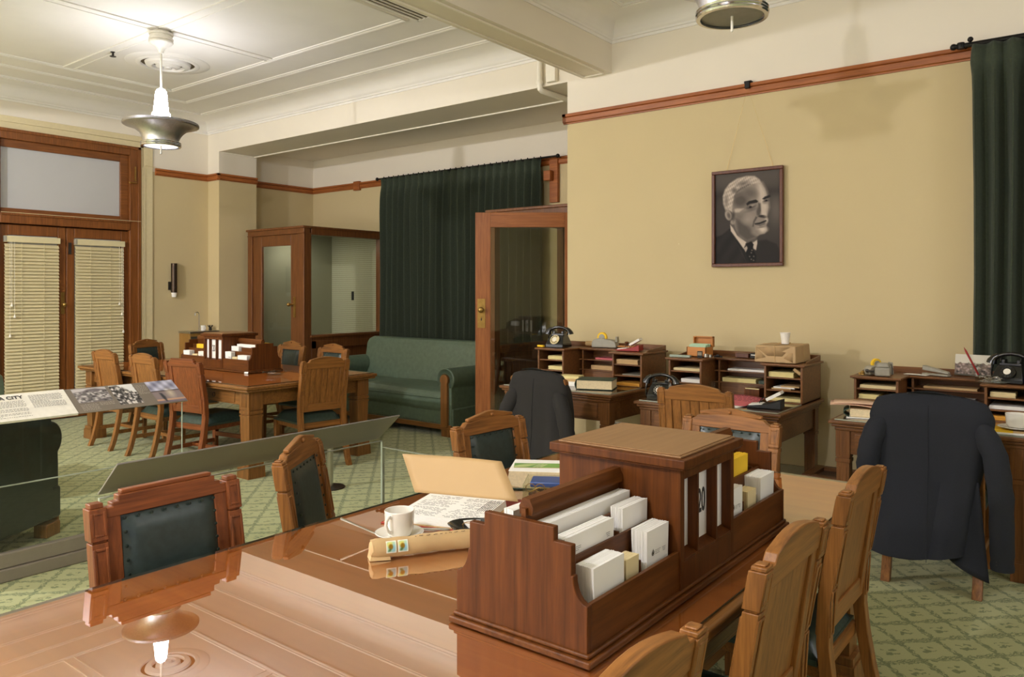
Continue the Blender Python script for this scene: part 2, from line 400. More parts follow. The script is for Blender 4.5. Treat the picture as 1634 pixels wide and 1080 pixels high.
sbox('wall_right', XR, XR+.2, 2.9, YW, 0, ZC)
sbox('wall_right', XR, XR+.2, YF, -1.2, 0, ZC)
sbox('wall_right', XR, XR+.2, -1.2, 2.9, 0, .9)
sbox('wall_right', XR, XR+.2, -1.2, 2.9, 2.9, ZC)
sbox('wall_front', XD, XR, YF-.2, YF, 0, ZC)
# soffit beads
b = MB()
for x in (-3.765+.05, -3.471-.05): b.box(x-.008, x+.008, 1.4, YW-.06, ZS-.012, ZS)
b.box(-3.715, -3.521, YW-.066, YW-.05, ZS-.012, ZS)
struct(b.build('trim_1', TRIM, bevel=.003))
b = MB(); b.box(XP, XC, YB-.05, YB-.02, ZS-.014, ZS); b.box(XP, XP+.02, YW+.05, YB-.02, ZS-.014, ZS)
struct(b.build('trim_2', TRIM, bevel=.004))
# ceiling bays: cornice, cove, rings of moulding and crossing straps
def bay(n, x0, x1, y0, y1):
    b = MB()
    cove = [(.045+.205*(1-cos(a)), 3.775+.118*sin(a)) for a in [pi/2*i/7 for i in range(8)]]
    prof = [(0,3.70),(.010,3.70),(.012,3.722),(.022,3.726),(.024,3.742),(.036,3.752),(.045,3.775)] + cove[1:] + [(.25,3.900),(.268,3.902),(.272,3.9165)]
    b.sweep_rect(prof, x0, x1, y0, y1)
    struct(b.build('trim_%d' % n, CEIL))
    b = MB()
    for d in (.69, 1.10):
        b.sweep_rect([(d,3.9168),(d+.004,3.900),(d+.018,3.894),(d+.030,3.898),(d+.036,3.906),(d+.05,3.908),(d+.056,3.9168)], x0, x1, y0, y1)
    cx, cy = (x0+x1)/2, (y0+y1)/2
    # crossing straps, each with two raised edges
    for s in (-.05, .05):
        b.box(cx+s-.009, cx+s+.009, y0+1.15, y1-1.15, 3.905, 3.9168); b.box(x0+1.15, x1-1.15, cy+s-.009, cy+s+.009, 3.905, 3.9168)
    b.box(cx-.04, cx+.04, y0+1.15, y1-1.15, 3.911, 3.9168); b.box(x0+1.15, x1-1.15, cy-.04, cy+.04, 3.911, 3.9168)
    struct(b.build('trim_%d' % (n+1), CEIL))
bay(3, XD, -3.765, 1.32, YW); bay(5, -3.471, .57, 1.32, YW)
# picture rails
def rail(n, a, b_, axis, face, mat):
    """moulding along x (axis='x') or y; face = (coordinate of the wall, outward sign)"""
    c, sg = face
    pr = [(0,3.056),(.012,3.056),(.014,3.066),(.028,3.072),(.030,3.112),(.022,3.116),(.036,3.122),(.036,3.146),(0,3.146)]
    q = [(c+sg*p[0], p[1]) for p in pr]
    m = MB()
    if axis == 'x': m.prism(q, 'x', a, b_)
    else: m.prism(q, 'y', a, b_)
    return struct(m.build('trim_%d' % n, mat, smooth=False))
rail(7, XC-.036, -.50, 'x', (YW, -1), W['rail']); rail(7, XC-.036, XC, 'x', (YW, -1), W['rail'])
rail(8, XD, XP+.036, 'x', (YW, -1), W['rail'])
rail(9, 5.135, YW, 'y', (XD, 1), W['raily']); rail(9, YW-.036, YB, 'y', (XP, 1), W['raily'])
rail(10, YB, YR, 'y', (XD, 1), W['raily'])
rail(11, XD, -8.0, 'x', (YR, -1), W['rail']); rail(12, -5.9, XC, 'x', (YR, -1), W['rail'])
m = MB(); m.box(-8.93, -8.80, YR-.045, YR, 3.03, 3.165); struct(m.build('trim_13', W['rail'], bevel=.004))
m = MB(); m.box(-5.36, -5.24, YR-.05, YR, 2.60, 3.12); m.box(-5.40, -5.30, YR-.12, YR-.05, 2.86, 2.98); struct(m.build('trim_14', W['rail'], bevel=.006))
# skirtings
def skirt(n, x0, x1, y0, y1):
    m = MB(); m.box(x0, x1, y0, y1, 0, .225)
    struct(m.build('baseboard_%s' % n, SKIRT, bevel=.008, smooth=False))
skirt('back', XC, XR, YW-.022, YW); skirt('pier', XD, XP, YW-.022, YW); skirt('left', XD, XD+.022, 4.94, YW); skirt('left', XD, XD+.022, YF, 3.2)
skirt('recess', -8.2, -5.25, YR-.022, YR)
# plaster band around the doors
m = MB(); m.box(XD, XD+.018, 4.985, 5.10, .22, 3.53); m.box(XD, XD+.018, 3.0, 5.10, 3.46, 3.53); m.box(XD-.0, XD+.008, 4.94, 4.985, 0, 3.46); m.box(XD, XD+.008, 3.0, 4.985, 3.386, 3.46)
struct(m.build('trim_15', CREAMP, bevel=.004))

# double door with transom window
dr = bpy.data.objects.new('door_1', None); COL.objects.link(dr); struct(dr); dr.location = (XD, 0, 0)
m = MB(); m.box(-.12, .02, 4.80, 4.94, 0, 3.386); m.box(-.12, .02, 3.2, 3.34, 0, 3.386); m.box(-.12, .02, 3.34, 4.80, 3.27, 3.386); m.box(-.12, .03, 3.34, 4.80, 2.31, 2.42)
m.box(.02, .035, 4.90, 4.94, 0, 3.386); m.box(.02, .035, 3.2, 4.94, 3.35, 3.386); m.box(-.1, .045, 3.34, 4.80, 2.40, 2.425)
m.build('door_frame', W['door'], dr, bevel=.005)
m = MB(); m.box(-.09, -.02, 4.70, 4.80, 2.425, 3.27); m.box(-.09, -.02, 3.34, 3.36, 2.425, 3.27); m.box(-.09, -.02, 3.36, 4.70, 3.18, 3.27); m.box(-.09, -.02, 3.36, 4.70, 2.425, 2.485)
sash = m.build('transom_sash', W['doory'], dr, bevel=.006)
MB().box(-.06, -.05, 3.36, 4.70, 2.485, 3.18).build('transom_pane', FROST, sash)
m = MB(); m.bar((.03, 4.865, 2.95), (.03, 4.865, 3.13), .014); m.bar((.0, 4.865, 2.95), (.045, 4.865, 2.95), .016); m.tube([(.04, 4.79, 2.92), (.04, 4.875, 2.92)], .008); m.ball((.04,4.79,2.92), .013)
m.build('transom_latch', BRASS, dr)
def door_leaf(y0, y1, kn):
    m = MB(); s = .05
    m.box(-.08, -.03, y0, y0+.09, .01, 2.30); m.box(-.08, -.03, y1-.09, y1, .01, 2.30); m.box(-.08, -.03, y0+.09, y1-.09, 2.18, 2.30); m.box(-.08, -.03, y0+.09, y1-.09, .01, .22)
    l = m.build('leaf', W['door'], dr, bevel=.006)
    MB().box(-.06, -.05, y0+.09, y1-.09, .22, 2.18).build('leaf_pane', FROST, l)
    if kn:
        k = MB(); k.box(-.03, -.024, y1-.058, y1-.018, 1.26, 1.52); k.m = 1
        k.tube([(-.03, y1-.038, 1.373), (.02, y1-.038, 1.373)], .011); k.ball((.035, y1-.038, 1.373), .026, sc=(.8,1,1))
        k.build('door_knob', [BRASS, BRASS], l)
    else:
        k = MB(); k.box(-.03, -.015, y0+.02, y0+.05, 1.98, 2.12); k.build('bolt', DSTEEL, l)
    return l
door_leaf(3.345, 4.055, True); door_leaf(4.062, 4.80, False)
# conduit cable that runs up the door frame and over to the rail
m = MB(); m.tube([(XD+.045, 4.955, .3), (XD+.045, 4.955, 3.13), (XD+.03, 5.0, 3.165), (XD+.03, 5.14, 3.155)], .004, 6)
m.tube([(XD+.048, 3.34, 2.43), (XD+.048, 4.90, 2.43), (XD+.045, 4.955, 2.435)], .003, 6)
tag(m.build('wall_cable', CREAMP), 'thin cream cable run around the left double door frame', 'cable')
# venetian blinds
def blind(y0, y1, label, flip):
    t = thing('venetian_blind', label, 'blind', (XD, 0, 0), group=None)
    m = MB(); m.box(-.025, .03, y0, y1, 2.095, 2.165); m.m = 1; m.box(-.022, .032, y0-.001, y0+.022, 2.10, 2.163)
    m.build('headrail', [BLIND, GREYM], t, bevel=.003)
    m = MB(); z = 2.075
    while z > .27:
        m.hexa([(-.014, y0+.008, z), (.014, y0+.008, z-.038), (.014, y1-.008, z-.038), (-.014, y1-.008, z), (-.012, y0+.008, z+.002), (.017, y0+.008, z-.0365), (.017, y1-.008, z-.0365), (-.012, y1-.008, z+.002)]); z -= .0385
    m.box(-.012, .014, y0+.01, y1-.01, .235, .26)
    m.build('slats', BLIND, t, smooth=False)
    m = MB(); w = y1-y0
    for k in (.3, .7): m.tube([(.021, y0+w*k, 2.1), (.021, y0+w*k, .25)], .0022, 5)
    m.build('ladder_tape', BLIND, t)
    ys = [.12, .17, .09] if flip else [.88, .93, .96]
    for k, (yy, zz) in enumerate(zip(ys, (1.37, 1.24, 1.02))):
        m = MB(); m.tube([(.03, y0+w*yy, 2.1), (.033, y0+w*yy, zz)], .0018, 5); c = m.build('cord', TRIM, t)
        MB().lathe([(.002,.03),(.010,.012),(.014,0),(.010,-.012),(0,-.014)][::-1], (.033, y0+w*yy, zz), 8).build('tassel', TRIM, c)
blind(3.384, 3.972, 'cream venetian blind on the door leaf that has the brass knob', True)
blind(4.142, 4.735, 'cream venetian blind on the door leaf beside the wall with the sink', False)

# ------------------------------------------------------------ glass booths
def booth(name, label, x0, x1, y0, y1, H, door, side):
    t = thing(name, label, 'booth', (x0, y0, 0)); w, d = x1-x0, y1-y0
    m = MB()
    P = .09
    jl, jr = (.10, .12)
    m.box(0, jl, 0, .09, 0, H-.09); m.box(w-jr, w, 0, .12, 0, H-.09)
    m.box(0, w, 0, .10, H-.10, H); m.box(-.015, w+.015, -.02, .11, H-.03, H); m.box(.0, w, -.01, .1, H-.1, H-.085)
    m.build('front_frame', W['booth'], t, bevel=.006)
    MB().box(w-.09, w, d-.10, d, 0, H).build('corner_post', W['booth'], t, bevel=.004)
    if side != 'l': MB().box(0, .09, d-.10, d, 0, H).build('corner_post', W['booth'], t, bevel=.004)
    for xs in (((w-.09, w),) if side == 'l' else ((w-.09, w), (0, .09))):
        s = MB(); a, b_ = xs
        s.box(a, b_, .12, d-.1, H-.11, H); s.box(a-.01, b_+.01, .1, d, H-.03, H); s.build('side_head_rail', W['booth'], t, bevel=.005); s = MB(); s.box(a, b_, .12, d-.1, .88, .96); s.box(a-.012, b_+.022, .10, d-.08, .925, .955)
        s.box(a+.03, b_-.03, .12, d-.1, .02, .88); s.box(a, b_, .12, .20, .02, .88); s.box(a, b_, d-.2, d-.1, .02, .88); s.box(a, b_, .12, d-.1, 0, .12); s.box(a, b_, .12, d-.1, .78, .88)
        sf = s.build('side_frame', W['booth'], t, bevel=.005)
        MB().box(a+.04, a+.05, .12, d-.1, .96, H-.11).build('side_pane', BGLASS, sf)
    # acoustic lining and ceiling
    m = MB(); m.box(.0, w, d-.02, d-.003, .02, H); m.box(0.09, w-.09, .1, d, H-.02, H-.01); m.box(.001, .09, .10, d, .0, H-.02) if side == 'l' else None
    m.build('lining', ACOU, t, smooth=False)
    return t, w, d
bt, w, d = booth('glass_booth', 'timber and glass booth at the left end of the curtained alcove', -9.516, -8.26, 6.243, 7.66, 2.385, True, 'l')
m = MB(); m.box(.10, .30, .02, .06, .01, 2.29); m.box(.95, 1.135, .02, .06, .01, 2.29); m.box(.30, .95, .02, .06, 2.14, 2.29); m.box(.30, .95, .02, .06, .01, .25)
dl = m.build('door', W['booth'], bt, bevel=.008)
MB().box(.30, .95, .036, .044, .25, 2.14).build('door_pane', BGLASS, dl)
k = MB(); k.box(1.01, 1.06, .014, .02, 1.19, 1.46); k.tube([(1.0, .02, 1.36), (1.0, -.04, 1.36)], .010); k.ball((1.0, -.05, 1.36), .027)
k.build('door_knob', BRASS, dl)
m = MB(); m.box(.56, .60, 1.38, 1.397, 1.40, 1.53); m.build('light_switch', BLACKM, bt, bevel=.003)
m = MB(); m.box(.3, .6, .5, .62, 2.29, 2.36); m.m = 1; m.box(.31, .59, .51, .61, 2.278, 2.29); m.build('ceiling_light', [WHITEP, BOOTHLIGHT], bt)
bt2, w, d = booth('glass_booth', 'timber and glass booth at the right end of the alcove, its door swung open', -5.20, -3.95, 6.27, 7.66, 2.385, True, 'r')
# its open door, part of the booth
lf = bpy.data.objects.new('door', None); COL.objects.link(lf); lf.parent = bt2; lf.location = (-4.099+5.20, 6.313-6.27-.03, 0); lf.rotation_euler = (0, 0, radians(37.846))
m = MB(); m.box(-.97, -.824, -.045, 0, .01, 2.29); m.build('stile', W['leaf'], lf, bevel=.003)
MB().box(-.11, 0, -.045, 0, .01, 2.29).build('stile', W['leaf'], lf, bevel=.003)
MB().box(-.824, -.11, -.045, 0, 2.148, 2.29).build('door_rail', W['leafx'], lf, bevel=.003); MB().box(-.824, -.11, -.045, 0, .01, .20).build('door_rail', W['leafx'], lf, bevel=.003)
MB().box(-.824, -.11, -.028, -.020, .20, 2.148).build('door_pane', DGLASS, lf)
k = MB(); k.box(-.95, -.875, -.051, -.045, 1.18, 1.46); k.tube([(-.915, -.045, 1.355), (-.915, -.09, 1.355)], .012); k.ball((-.915, -.10, 1.355), .028, 14, sc=(1,.7,1))
k.m = 1; k.box(-.918, -.908, -.0525, -.0505, 1.25, 1.275); k.lathe([(0,0),(.006,0),(.006,.002),(0,.002)], (-.913,-.051,1.282), 8)
k.build('lock_plate', [BRASS, BLACKM], lf, bevel=.001)

# ------------------------------------------------------------ curtains
def curtain(name, label, x0, x1, y, z0, z1, folds, mat, seed, pleat=.10):
    rr = random.Random(seed); ph = [rr.uniform(-.5,.5) for _ in range(folds+3)]; am = [rr.uniform(.55,1.15) for _ in range(folds+3)]
    t = thing(name, label, 'curtain', ((x0+x1)/2, y, 0)); w = x1-x0
    m = MB(); nu = folds*10
    zs = [0, .03, .06, .09, .115, .15, .2, .3, .5, .9, 1.5, 2.2, z1-z0]
    def fn(u, v):
        k = v*(len(zs)-1); i = min(int(k), len(zs)-2); dz = zs[i]+(zs[i+1]-zs[i])*(k-i)
        f = u*folds; j = int(min(f, folds)); q = f-j
        A = am[j]*(1-q)+am[j+1]*q; p = ph[j]*(1-q)+ph[j+1]*q
        tight = min(1, abs(dz-.105)/.12)               # gathered where the pleats are stitched
        amp = (.022+.046*tight*min(1, .5+dz))*A
        yy = -amp*sin(2*pi*f+p) - .18*amp*sin(4*pi*f+p*2+1) - .004*sin(23*u+dz*3)
        xx = -w/2+w*u + .012*cos(2*pi*f)*(tight) + .010*sin(dz*1.3+j)*min(1, dz)
        return (xx, yy-.02, z1-dz)
    m.grid(fn, nu, len(zs)-1)
    m.build('curtain_cloth', mat, t, solid=.004)
    return t, w
ct, w = curtain('velvet_curtain', 'long green velvet curtain drawn across the alcove behind the sofa', -8.20, -5.42, YR-.13, .12, 3.13, 23, CURT, 3)
m = MB(); m.tube([(-1.49, 0, 3.135), (1.62, 0, 3.135)], .012, 8)
for x in (-1.5, 1.63): m.ball((x, 0, 3.135), .026); m.tube([(x*.985, 0, 3.135), (x*.985, .10, 3.135)], .008, 6)
for i in range(29): m.ball((-1.36+2.74*i/28, 0, 3.151), .009, 6)
m.build('curtain_rod', IRON, ct)
ct2, w = curtain('velvet_curtain', 'green velvet curtain on the portrait wall behind the telephone desk', -.725, 1.6, YW-.11, .03, 3.12, 22, CURT, 11)
m = MB(); m.tube([(-1.25, .01, 3.135), (1.4, .01, 3.135)], .016, 8); m.ball((-1.262, .01, 3.135), .022); m.ball((-1.165, .0, 3.165), .018); m.tube([(-1.2, .01, 3.135), (-1.2, .09, 3.135)], .01, 6); m.lathe([(.022,-.02),(.026,0),(.022,.02)], (-1.22,.01,3.135), 10)
m.build('curtain_rod', IRON, ct2)

# ------------------------------------------------------------ pendant lamps
def lamp(label, x, y, lit):
    t = thing('pendant_lamp', label, 'pendant lamp', (x, y, ZC)); Z = lambda z: z-4.09*.9325-1.53*.0675+0
    dz = -ZC
    m = MB(); m.lathe([(.0,3.70),(.02,3.705),(.028,3.73),(.05,3.765),(.098,3.79),(.105,3.80),(.105,3.812),(.098,3.815),(.105,3.82),(.105,3.84),(.096,3.844),(.096,3.862),(.105,3.868),(.105,3.884),(.07,3.893),(.07,3.905),(0,3.905)], (0,0,dz), 12)
    m.build('ceiling_rose', flat('white_enamel_%d' % lit, srgb(232,228,218), .35) if lit else bpy.data.materials['white_enamel_1'], t)
    MB().tube([(0,0,3.36+dz), (0,0,3.71+dz)], .010, 8).build('stem', CHROME if not lit else bpy.data.materials['white_enamel_1'], t)
    prof = [(.012,3.385),(.03,3.375),(.045,3.355),(.05,3.33),(.056,3.26),(.064,3.19),(.066,3.165),(.076,3.155),(.086,3.12),(.09,3.09),(.0,3.088)]
    MB().lathe(prof[::-1], (0,0,dz), 20).build('opal_shade', LAMPON if lit else OPAL, t)
    bowl = [(.150,2.872),(.150,2.895),(.156,2.93),(.168,2.965),(.19,3.00),(.225,3.035),(.27,3.06),(.30,3.07),(.318,3.075),(.325,3.082),(.318,3.088),(.325,3.094),(.318,3.10),(.322,3.106),(.312,3.112)]
    bowl = [(r, 2.872+(z-2.872)*.83) for r, z in bowl]
    inn = [(r-.008, z+.006) for r, z in bowl[::-1][1:]]
    m = MB(); m.lathe(bowl+inn, (0,0,dz), 48, cap=False)
    bw = m.build('reflector_bowl', ALU, t)
    m = MB(); m.lathe([(.150,2.850),(.168,2.852),(.172,2.860),(.168,2.866),(.173,2.873),(.168,2.880),(.172,2.888),(.160,2.895),(.150,2.893)], (0,0,dz), 48, cap=False); m.build('bottom_ring', CHROME, bw)
    MB().lathe([(0,2.862),(.148,2.862),(.148,2.870),(0,2.870)], (0,0,dz), 40).build('bottom_disc', LAMPBOT if lit else OPALG, t)
    m = MB(); m.tube([(0,0,2.795+dz),(0,0,2.866+dz)], .0065, 8); m.ball((0,0,2.792+dz), .008); m.build('finial', WHITEP if not lit else STEEL, t)
    if not lit:
        MB().lathe([(0,2.8605),(.055,2.8605),(.06,2.8585),(.0,2.858)], (0,0,dz), 20)
    return t
LX1, LX2, LY = -6.862, -1.454, 3.607
lamp('lit aluminium pendant lamp over the table near the double doors', LX1, LY, 1)
lamp('unlit aluminium pendant lamp cut off by the top of the picture', LX2, LY, 0)

# ceiling fittings
t = thing('ceiling_vent', 'round white ceiling air diffuser with dark ring slots', 'vent', (-7.803, 4.177, ZC))
m = MB(); m.lathe([(.30,-.001),(.31,-.014),(.29,-.022),(.265,-.02),(.262,-.001)], n=48, cap=False); m.lathe([(.225,-.004),(.215,-.03),(.16,-.045),(.155,-.03),(.16,-.004)], n=48, cap=False); m.lathe([(.125,-.004),(.118,-.04),(.075,-.055),(.07,-.04),(.075,-.004)], n=48, cap=False); m.lathe([(0,-.06),(.035,-.06),(.04,-.03),(0,-.02)], n=32)
m.lathe([(.262,-.012),(.30,-.012),(.40,-.006),(.41,-.001)], n=48, cap=False)
m.build('ring', CEIL, t)
MB().lathe([(0,-.002),(.26,-.002),(.26,-.0005),(0,-.0005)], n=48).build('duct', flat('dark_duct', srgb(92,80,60), .9), t)
t = thing('sprinkler', 'small brass ceiling sprinkler head', 'sprinkler', (-7.85, 3.634, ZC))
m = MB(); m.lathe([(0,-.05),(.03,-.052),(.03,-.048),(.008,-.045),(.006,-.012),(.024,-.010),(.024,-.0005),(0,-.0005)][::-1], n=12); m.bar((-.018,0,-.01),(-.018,0,-.045),.004); m.bar((.018,0,-.01),(.018,0,-.045),.004)
m.build('sprinkler_head', DSTEEL, t)
t = thing('slot_vent', 'long slotted ceiling grille beside the beam', 'vent', (-4.72, 4.9, ZC))
m = MB(); m.box(-.11,-.09,-2.6,-.03,-.012,-.001); m.box(.09,.11,-2.6,-.03,-.012,-.001); m.box(-.11,.11,-.05,-.03,-.012,-.001)
for x in (-.05,-.0,.05): m.box(x-.006,x+.006,-2.6,-.05,-.012,-.002)
m.build('grille', CEIL, t); MB().box(-.09,.09,-2.6,-.05,-.003,-.001).build('duct', bpy.data.materials['dark_duct'], t)
# pipe and box on the beam face
m = MB(); m.tube([(-4.225,YW-.035,3.72),(-4.225,YW-.035,3.455),(-4.225,YW-.028,3.425),(-4.225,YW,3.412),(-4.225,YB-.03,3.412)], .027, 12)
m.lathe([(.03,-.02),(.035,0),(.03,.02)], (-4.225,YW-.035,3.48), 12)
tag(m.build('drain_pipe', TRIM, bevel=0), 'cream pipe that turns under the alcove beam', 'pipe')
m = MB(); m.box(-4.145,-4.04,YW-.05,YW-.001,3.465,3.70); tag(m.build('wall_vent_duct', TRIM, bevel=.006), 'small cream box duct on the wall beside the pipe', 'duct')

# ------------------------------------------------------------ portrait
def poly_mask(X, Y, poly, soft):
    p = np.array(poly, float); n = len(p); inside = np.zeros(X.shape, bool); dist = np.full(X.shape, 1e9)
    for i in range(n):
        x1, y1 = p[i]; x2, y2 = p[(i+1) % n]
        dx, dy = x2-x1, y2-y1; t = np.clip(((X-x1)*dx+(Y-y1)*dy)/(dx*dx+dy*dy+1e-9), 0, 1)
        dist = np.minimum(dist, np.hypot(X-(x1+t*dx), Y-(y1+t*dy)))
        c = ((y1 > Y) != (y2 > Y)) & (X < (x2-x1)*(Y-y1)/((y2-y1) if y2 != y1 else 1e-9)+x1); inside ^= c
    sd = np.where(inside, dist, -dist); return np.clip(sd/soft*.5+.5, 0, 1)
def ell(X, Y, cx, cy, rx, ry, soft, ang=0):
    a = radians(ang); dx = (X-cx)*cos(a)+(Y-cy)*sin(a); dy = -(X-cx)*sin(a)+(Y-cy)*cos(a)
    r = np.sqrt((dx/rx)**2+(dy/ry)**2); return np.clip((1-r)*min(rx, ry)/soft*.5+.5, 0, 1)
def paint_mesh(name, C, w, h, mat, parent, loc, rot):
    ny, nx, _ = C.shape
    xs = np.linspace(-w/2, w/2, nx); zs = np.linspace(h/2, -h/2, ny)
    V = [(x, 0, z) for z in zs for x in xs]; F = [(j*nx+i, (j+1)*nx+i, (j+1)*nx+i+1, j*nx+i+1) for j in range(ny-1) for i in range(nx-1)]
    me = bpy.data.meshes.new(name); me.from_pydata(V, [], F); ca = me.color_attributes.new('paint', 'FLOAT_COLOR', 'POINT')
    D = np.ones((ny*nx, 4), np.float32); D[:, :3] = np.where(C <= .04045, C/12.92, ((C+.055)/1.055)**2.4).reshape(-1, 3); ca.data.foreach_set('color', D.ravel())
    me.materials.append(mat); o = bpy.data.objects.new(name, me); COL.objects.link(o); o.parent = parent; o.location = loc; o.rotation_euler = rot; return o
def portrait():
    ny, nx = 260, 190
    X, Y = np.meshgrid(np.linspace(135, 725, nx), np.linspace(150, 965, ny))
    g = .30 + .10*np.exp(-((Y-190)/120)**2) - .06*np.exp(-((Y-340)/40)**2) + .16*np.exp(-((X-690)/70)**2-((Y-500)/150)**2)
    rs = np.random.RandomState(3)
    def lay(mask, val):
        nonlocal g; g = g*(1-mask)+val*mask
    # suit
    lay(poly_mask(X, Y, [(135,720),(200,700),(262,655),(330,760),(430,965),(135,970)], 8), .19+.02*np.sin(X/23+Y/31))
    lay(poly_mask(X, Y, [(520,770),(600,760),(690,800),(730,870),(730,970),(480,970)], 8), .22)
    lay(poly_mask(X, Y, [(262,655),(290,640),(400,790),(440,900),(470,965),(430,965),(380,850)], 5), .17)
    # neck, collar and shirt
    lay(poly_mask(X, Y, [(280,600),(360,610),(520,740),(520,800),(430,800),(330,740),(285,670)], 10), .42)
    lay(poly_mask(X, Y, [(276,612),(300,640),(340,712),(425,775),(400,835),(330,735),(282,670)], 5), .86)
    lay(poly_mask(X, Y, [(480,785),(522,760),(524,790),(512,850),(490,835)], 5), .84)
    lay(poly_mask(X, Y, [(400,830),(430,810),(440,850),(422,872)], 4), .74)
    # tie
    lay(poly_mask(X, Y, [(418,790),(470,770),(492,800),(482,830),(515,900),(512,962),(455,962),(418,870),(440,826)], 4), .12)
    for (a, b) in ((470,872),(492,905),(470,930),(455,905),(490,940),(476,850)): lay(ell(X, Y, a, b, 6, 6, 4), .55)
    # head
    face = [(300,430),(330,330),(420,270),(500,260),(560,262),(592,310),(608,370),(614,420),(622,470),(612,560),(616,600),(606,640),(612,680),(590,708),(545,716),(500,745),(430,765),(370,730),(330,660),(300,560),(290,480)]
    lay(poly_mask(X, Y, face, 7), .62)
    lay(poly_mask(X, Y, [(520,250),(565,262),(605,340),(618,440),(622,480),(600,540),(560,520),(540,430),(530,330)], 26), .84)
    lay(poly_mask(X, Y, [(310,500),(400,520),(470,600),(500,700),(440,755),(370,720),(330,640)], 30), .52)
    lay(poly_mask(X, Y, [(330,560),(420,620),(520,735),(430,765),(350,700)], 16), .40)
    lay(ell(X, Y, 370, 400, 70, 62, 30), .40); lay(ell(X, Y, 455, 340, 62, 42, 26, 20), .47); lay(ell(X, Y, 440, 575, 42, 36, 30), .68)
    lay(ell(X, Y, 565, 670, 44, 26, 16), .88); lay(ell(X, Y, 510, 690, 34, 24, 18), .60); lay(ell(X, Y, 606, 590, 14, 20, 10), .80)
    # hair
    lay(poly_mask(X, Y, [(232,480),(210,420),(206,350),(226,290),(270,238),(340,200),(430,184),(500,192),(545,226),(560,262),(500,262),(440,262),(380,282),(330,320),(312,370),(300,430),(296,480),(340,470),(400,475),(360,505),(300,505),(262,482)], 8), .80)
    st = np.sin((X*.5+Y)*.16+3*np.sin(X/60))*.06 + .04*np.sin(X*.31-Y*.12)
    hm = poly_mask(X, Y, [(232,480),(206,350),(270,238),(430,184),(545,226),(500,262),(330,320),(300,430),(262,482)], 8); g = g+st*hm
    lay(ell(X, Y, 395, 250, 46, 18, 16, -8), .50); lay(ell(X, Y, 315, 305, 24, 22, 14), .50); lay(ell(X, Y, 350, 350, 34, 14, 12, -20), .46); lay(ell(X, Y, 240, 395, 16, 50, 12), .60)
    # ear
    lay(ell(X, Y, 258, 525, 30, 48, 6, -18), .70); lay(ell(X, Y, 264, 530, 15, 28, 8, -18), .45); lay(ell(X, Y, 300, 590, 22, 22, 8), .66); lay(ell(X, Y, 306, 530, 12, 40, 10), .34)
    # brows and eyes
    lay(poly_mask(X, Y, [(425,432),(448,412),(510,402),(532,418),(520,430),(460,436),(432,450)], 5), .17)
    lay(poly_mask(X, Y, [(568,400),(590,382),(632,370),(642,384),(622,396),(586,408)], 5), .16)
    lay(ell(X, Y, 468, 462, 42, 18, 8, -16), .36); lay(ell(X, Y, 478, 452, 30, 10, 6, -18), .66); lay(ell(X, Y, 462, 464, 12, 8, 4), .12); lay(ell(X, Y, 472, 490, 44, 10, 10, -14), .48)
    lay(ell(X, Y, 600, 420, 24, 12, 7, -14), .34); lay(ell(X, Y, 604, 416, 8, 6, 4), .10); lay(ell(X, Y, 596, 438, 22, 8, 8), .62)
    # nose
    lay(poly_mask(X, Y, [(532,430),(552,440),(560,500),(545,548),(520,540),(516,505),(530,470)], 9), .40)
    lay(poly_mask(X, Y, [(562,430),(580,470),(606,538),(590,556),(566,546),(560,500)], 7), .82)
    lay(ell(X, Y, 562, 552, 26, 9, 6), .20); lay(ell(X, Y, 580, 562, 20, 6, 5), .30)
    # mouth, folds, chin
    lay(poly_mask(X, Y, [(500,612),(545,606),(600,588),(608,596),(580,612),(540,624),(505,624)], 4), .20)
    lay(poly_mask(X, Y, [(515,628),(560,622),(596,606),(588,626),(550,640)], 5), .48)
    lay(poly_mask(X, Y, [(512,552),(524,560),(500,600),(490,640),(480,640),(490,590)], 7), .36)
    lay(ell(X, Y, 560, 648, 30, 6, 6, -8), .52)
    g = np.clip((g-.08)*.98, .04, .95)
    return np.stack([g*.97+.02, g*.90+.015, g*.82+.02], -1)
pf = thing('framed_portrait', 'framed black and white portrait of a white-haired man in a suit', 'picture', (-2.245, YW-.012, 2.104), group=None)
fw, fh = .567, .760
m = MB()
for (a, b_, c, d_) in ((-fw/2, fw/2, fh/2-.026, fh/2), (-fw/2, fw/2, -fh/2, -fh/2+.026)): m.box(a, b_, -.032, 0, c, d_)
for (a, b_) in ((-fw/2, -fw/2+.026), (fw/2-.026, fw/2)): m.box(a, b_, -.032, 0, -fh/2+.026, fh/2-.026)
m.build('frame', W['frame'], pf, bevel=.004)
MB().box(-fw/2+.02, fw/2-.02, -.012, -.002, -fh/2+.02, fh/2-.02).build('backing', BEIGE, pf)
pm = paint_mesh('photograph', portrait(), fw-.05, fh-.05, PAINT, pf, (0, -.0135, 0), (0,0,0))
m = MB(); hz = 3.115-2.104
m.tube([(-.17, .004, fh/2), (.015, -.035, hz), (.20, .004, fh/2)], .0012, 5); m.build('hanging_wire', BRASS, pf)
m = MB(); m.box(-.008, .030, -.045, .015, hz-.012, hz+.045); m.box(-.018, .040, -.03, .01, hz+.03, hz+.05); m.build('picture_hook', IRON, pf, bevel=.004)
pf.rotation_euler = (radians(2.2)*0, 0, 0)
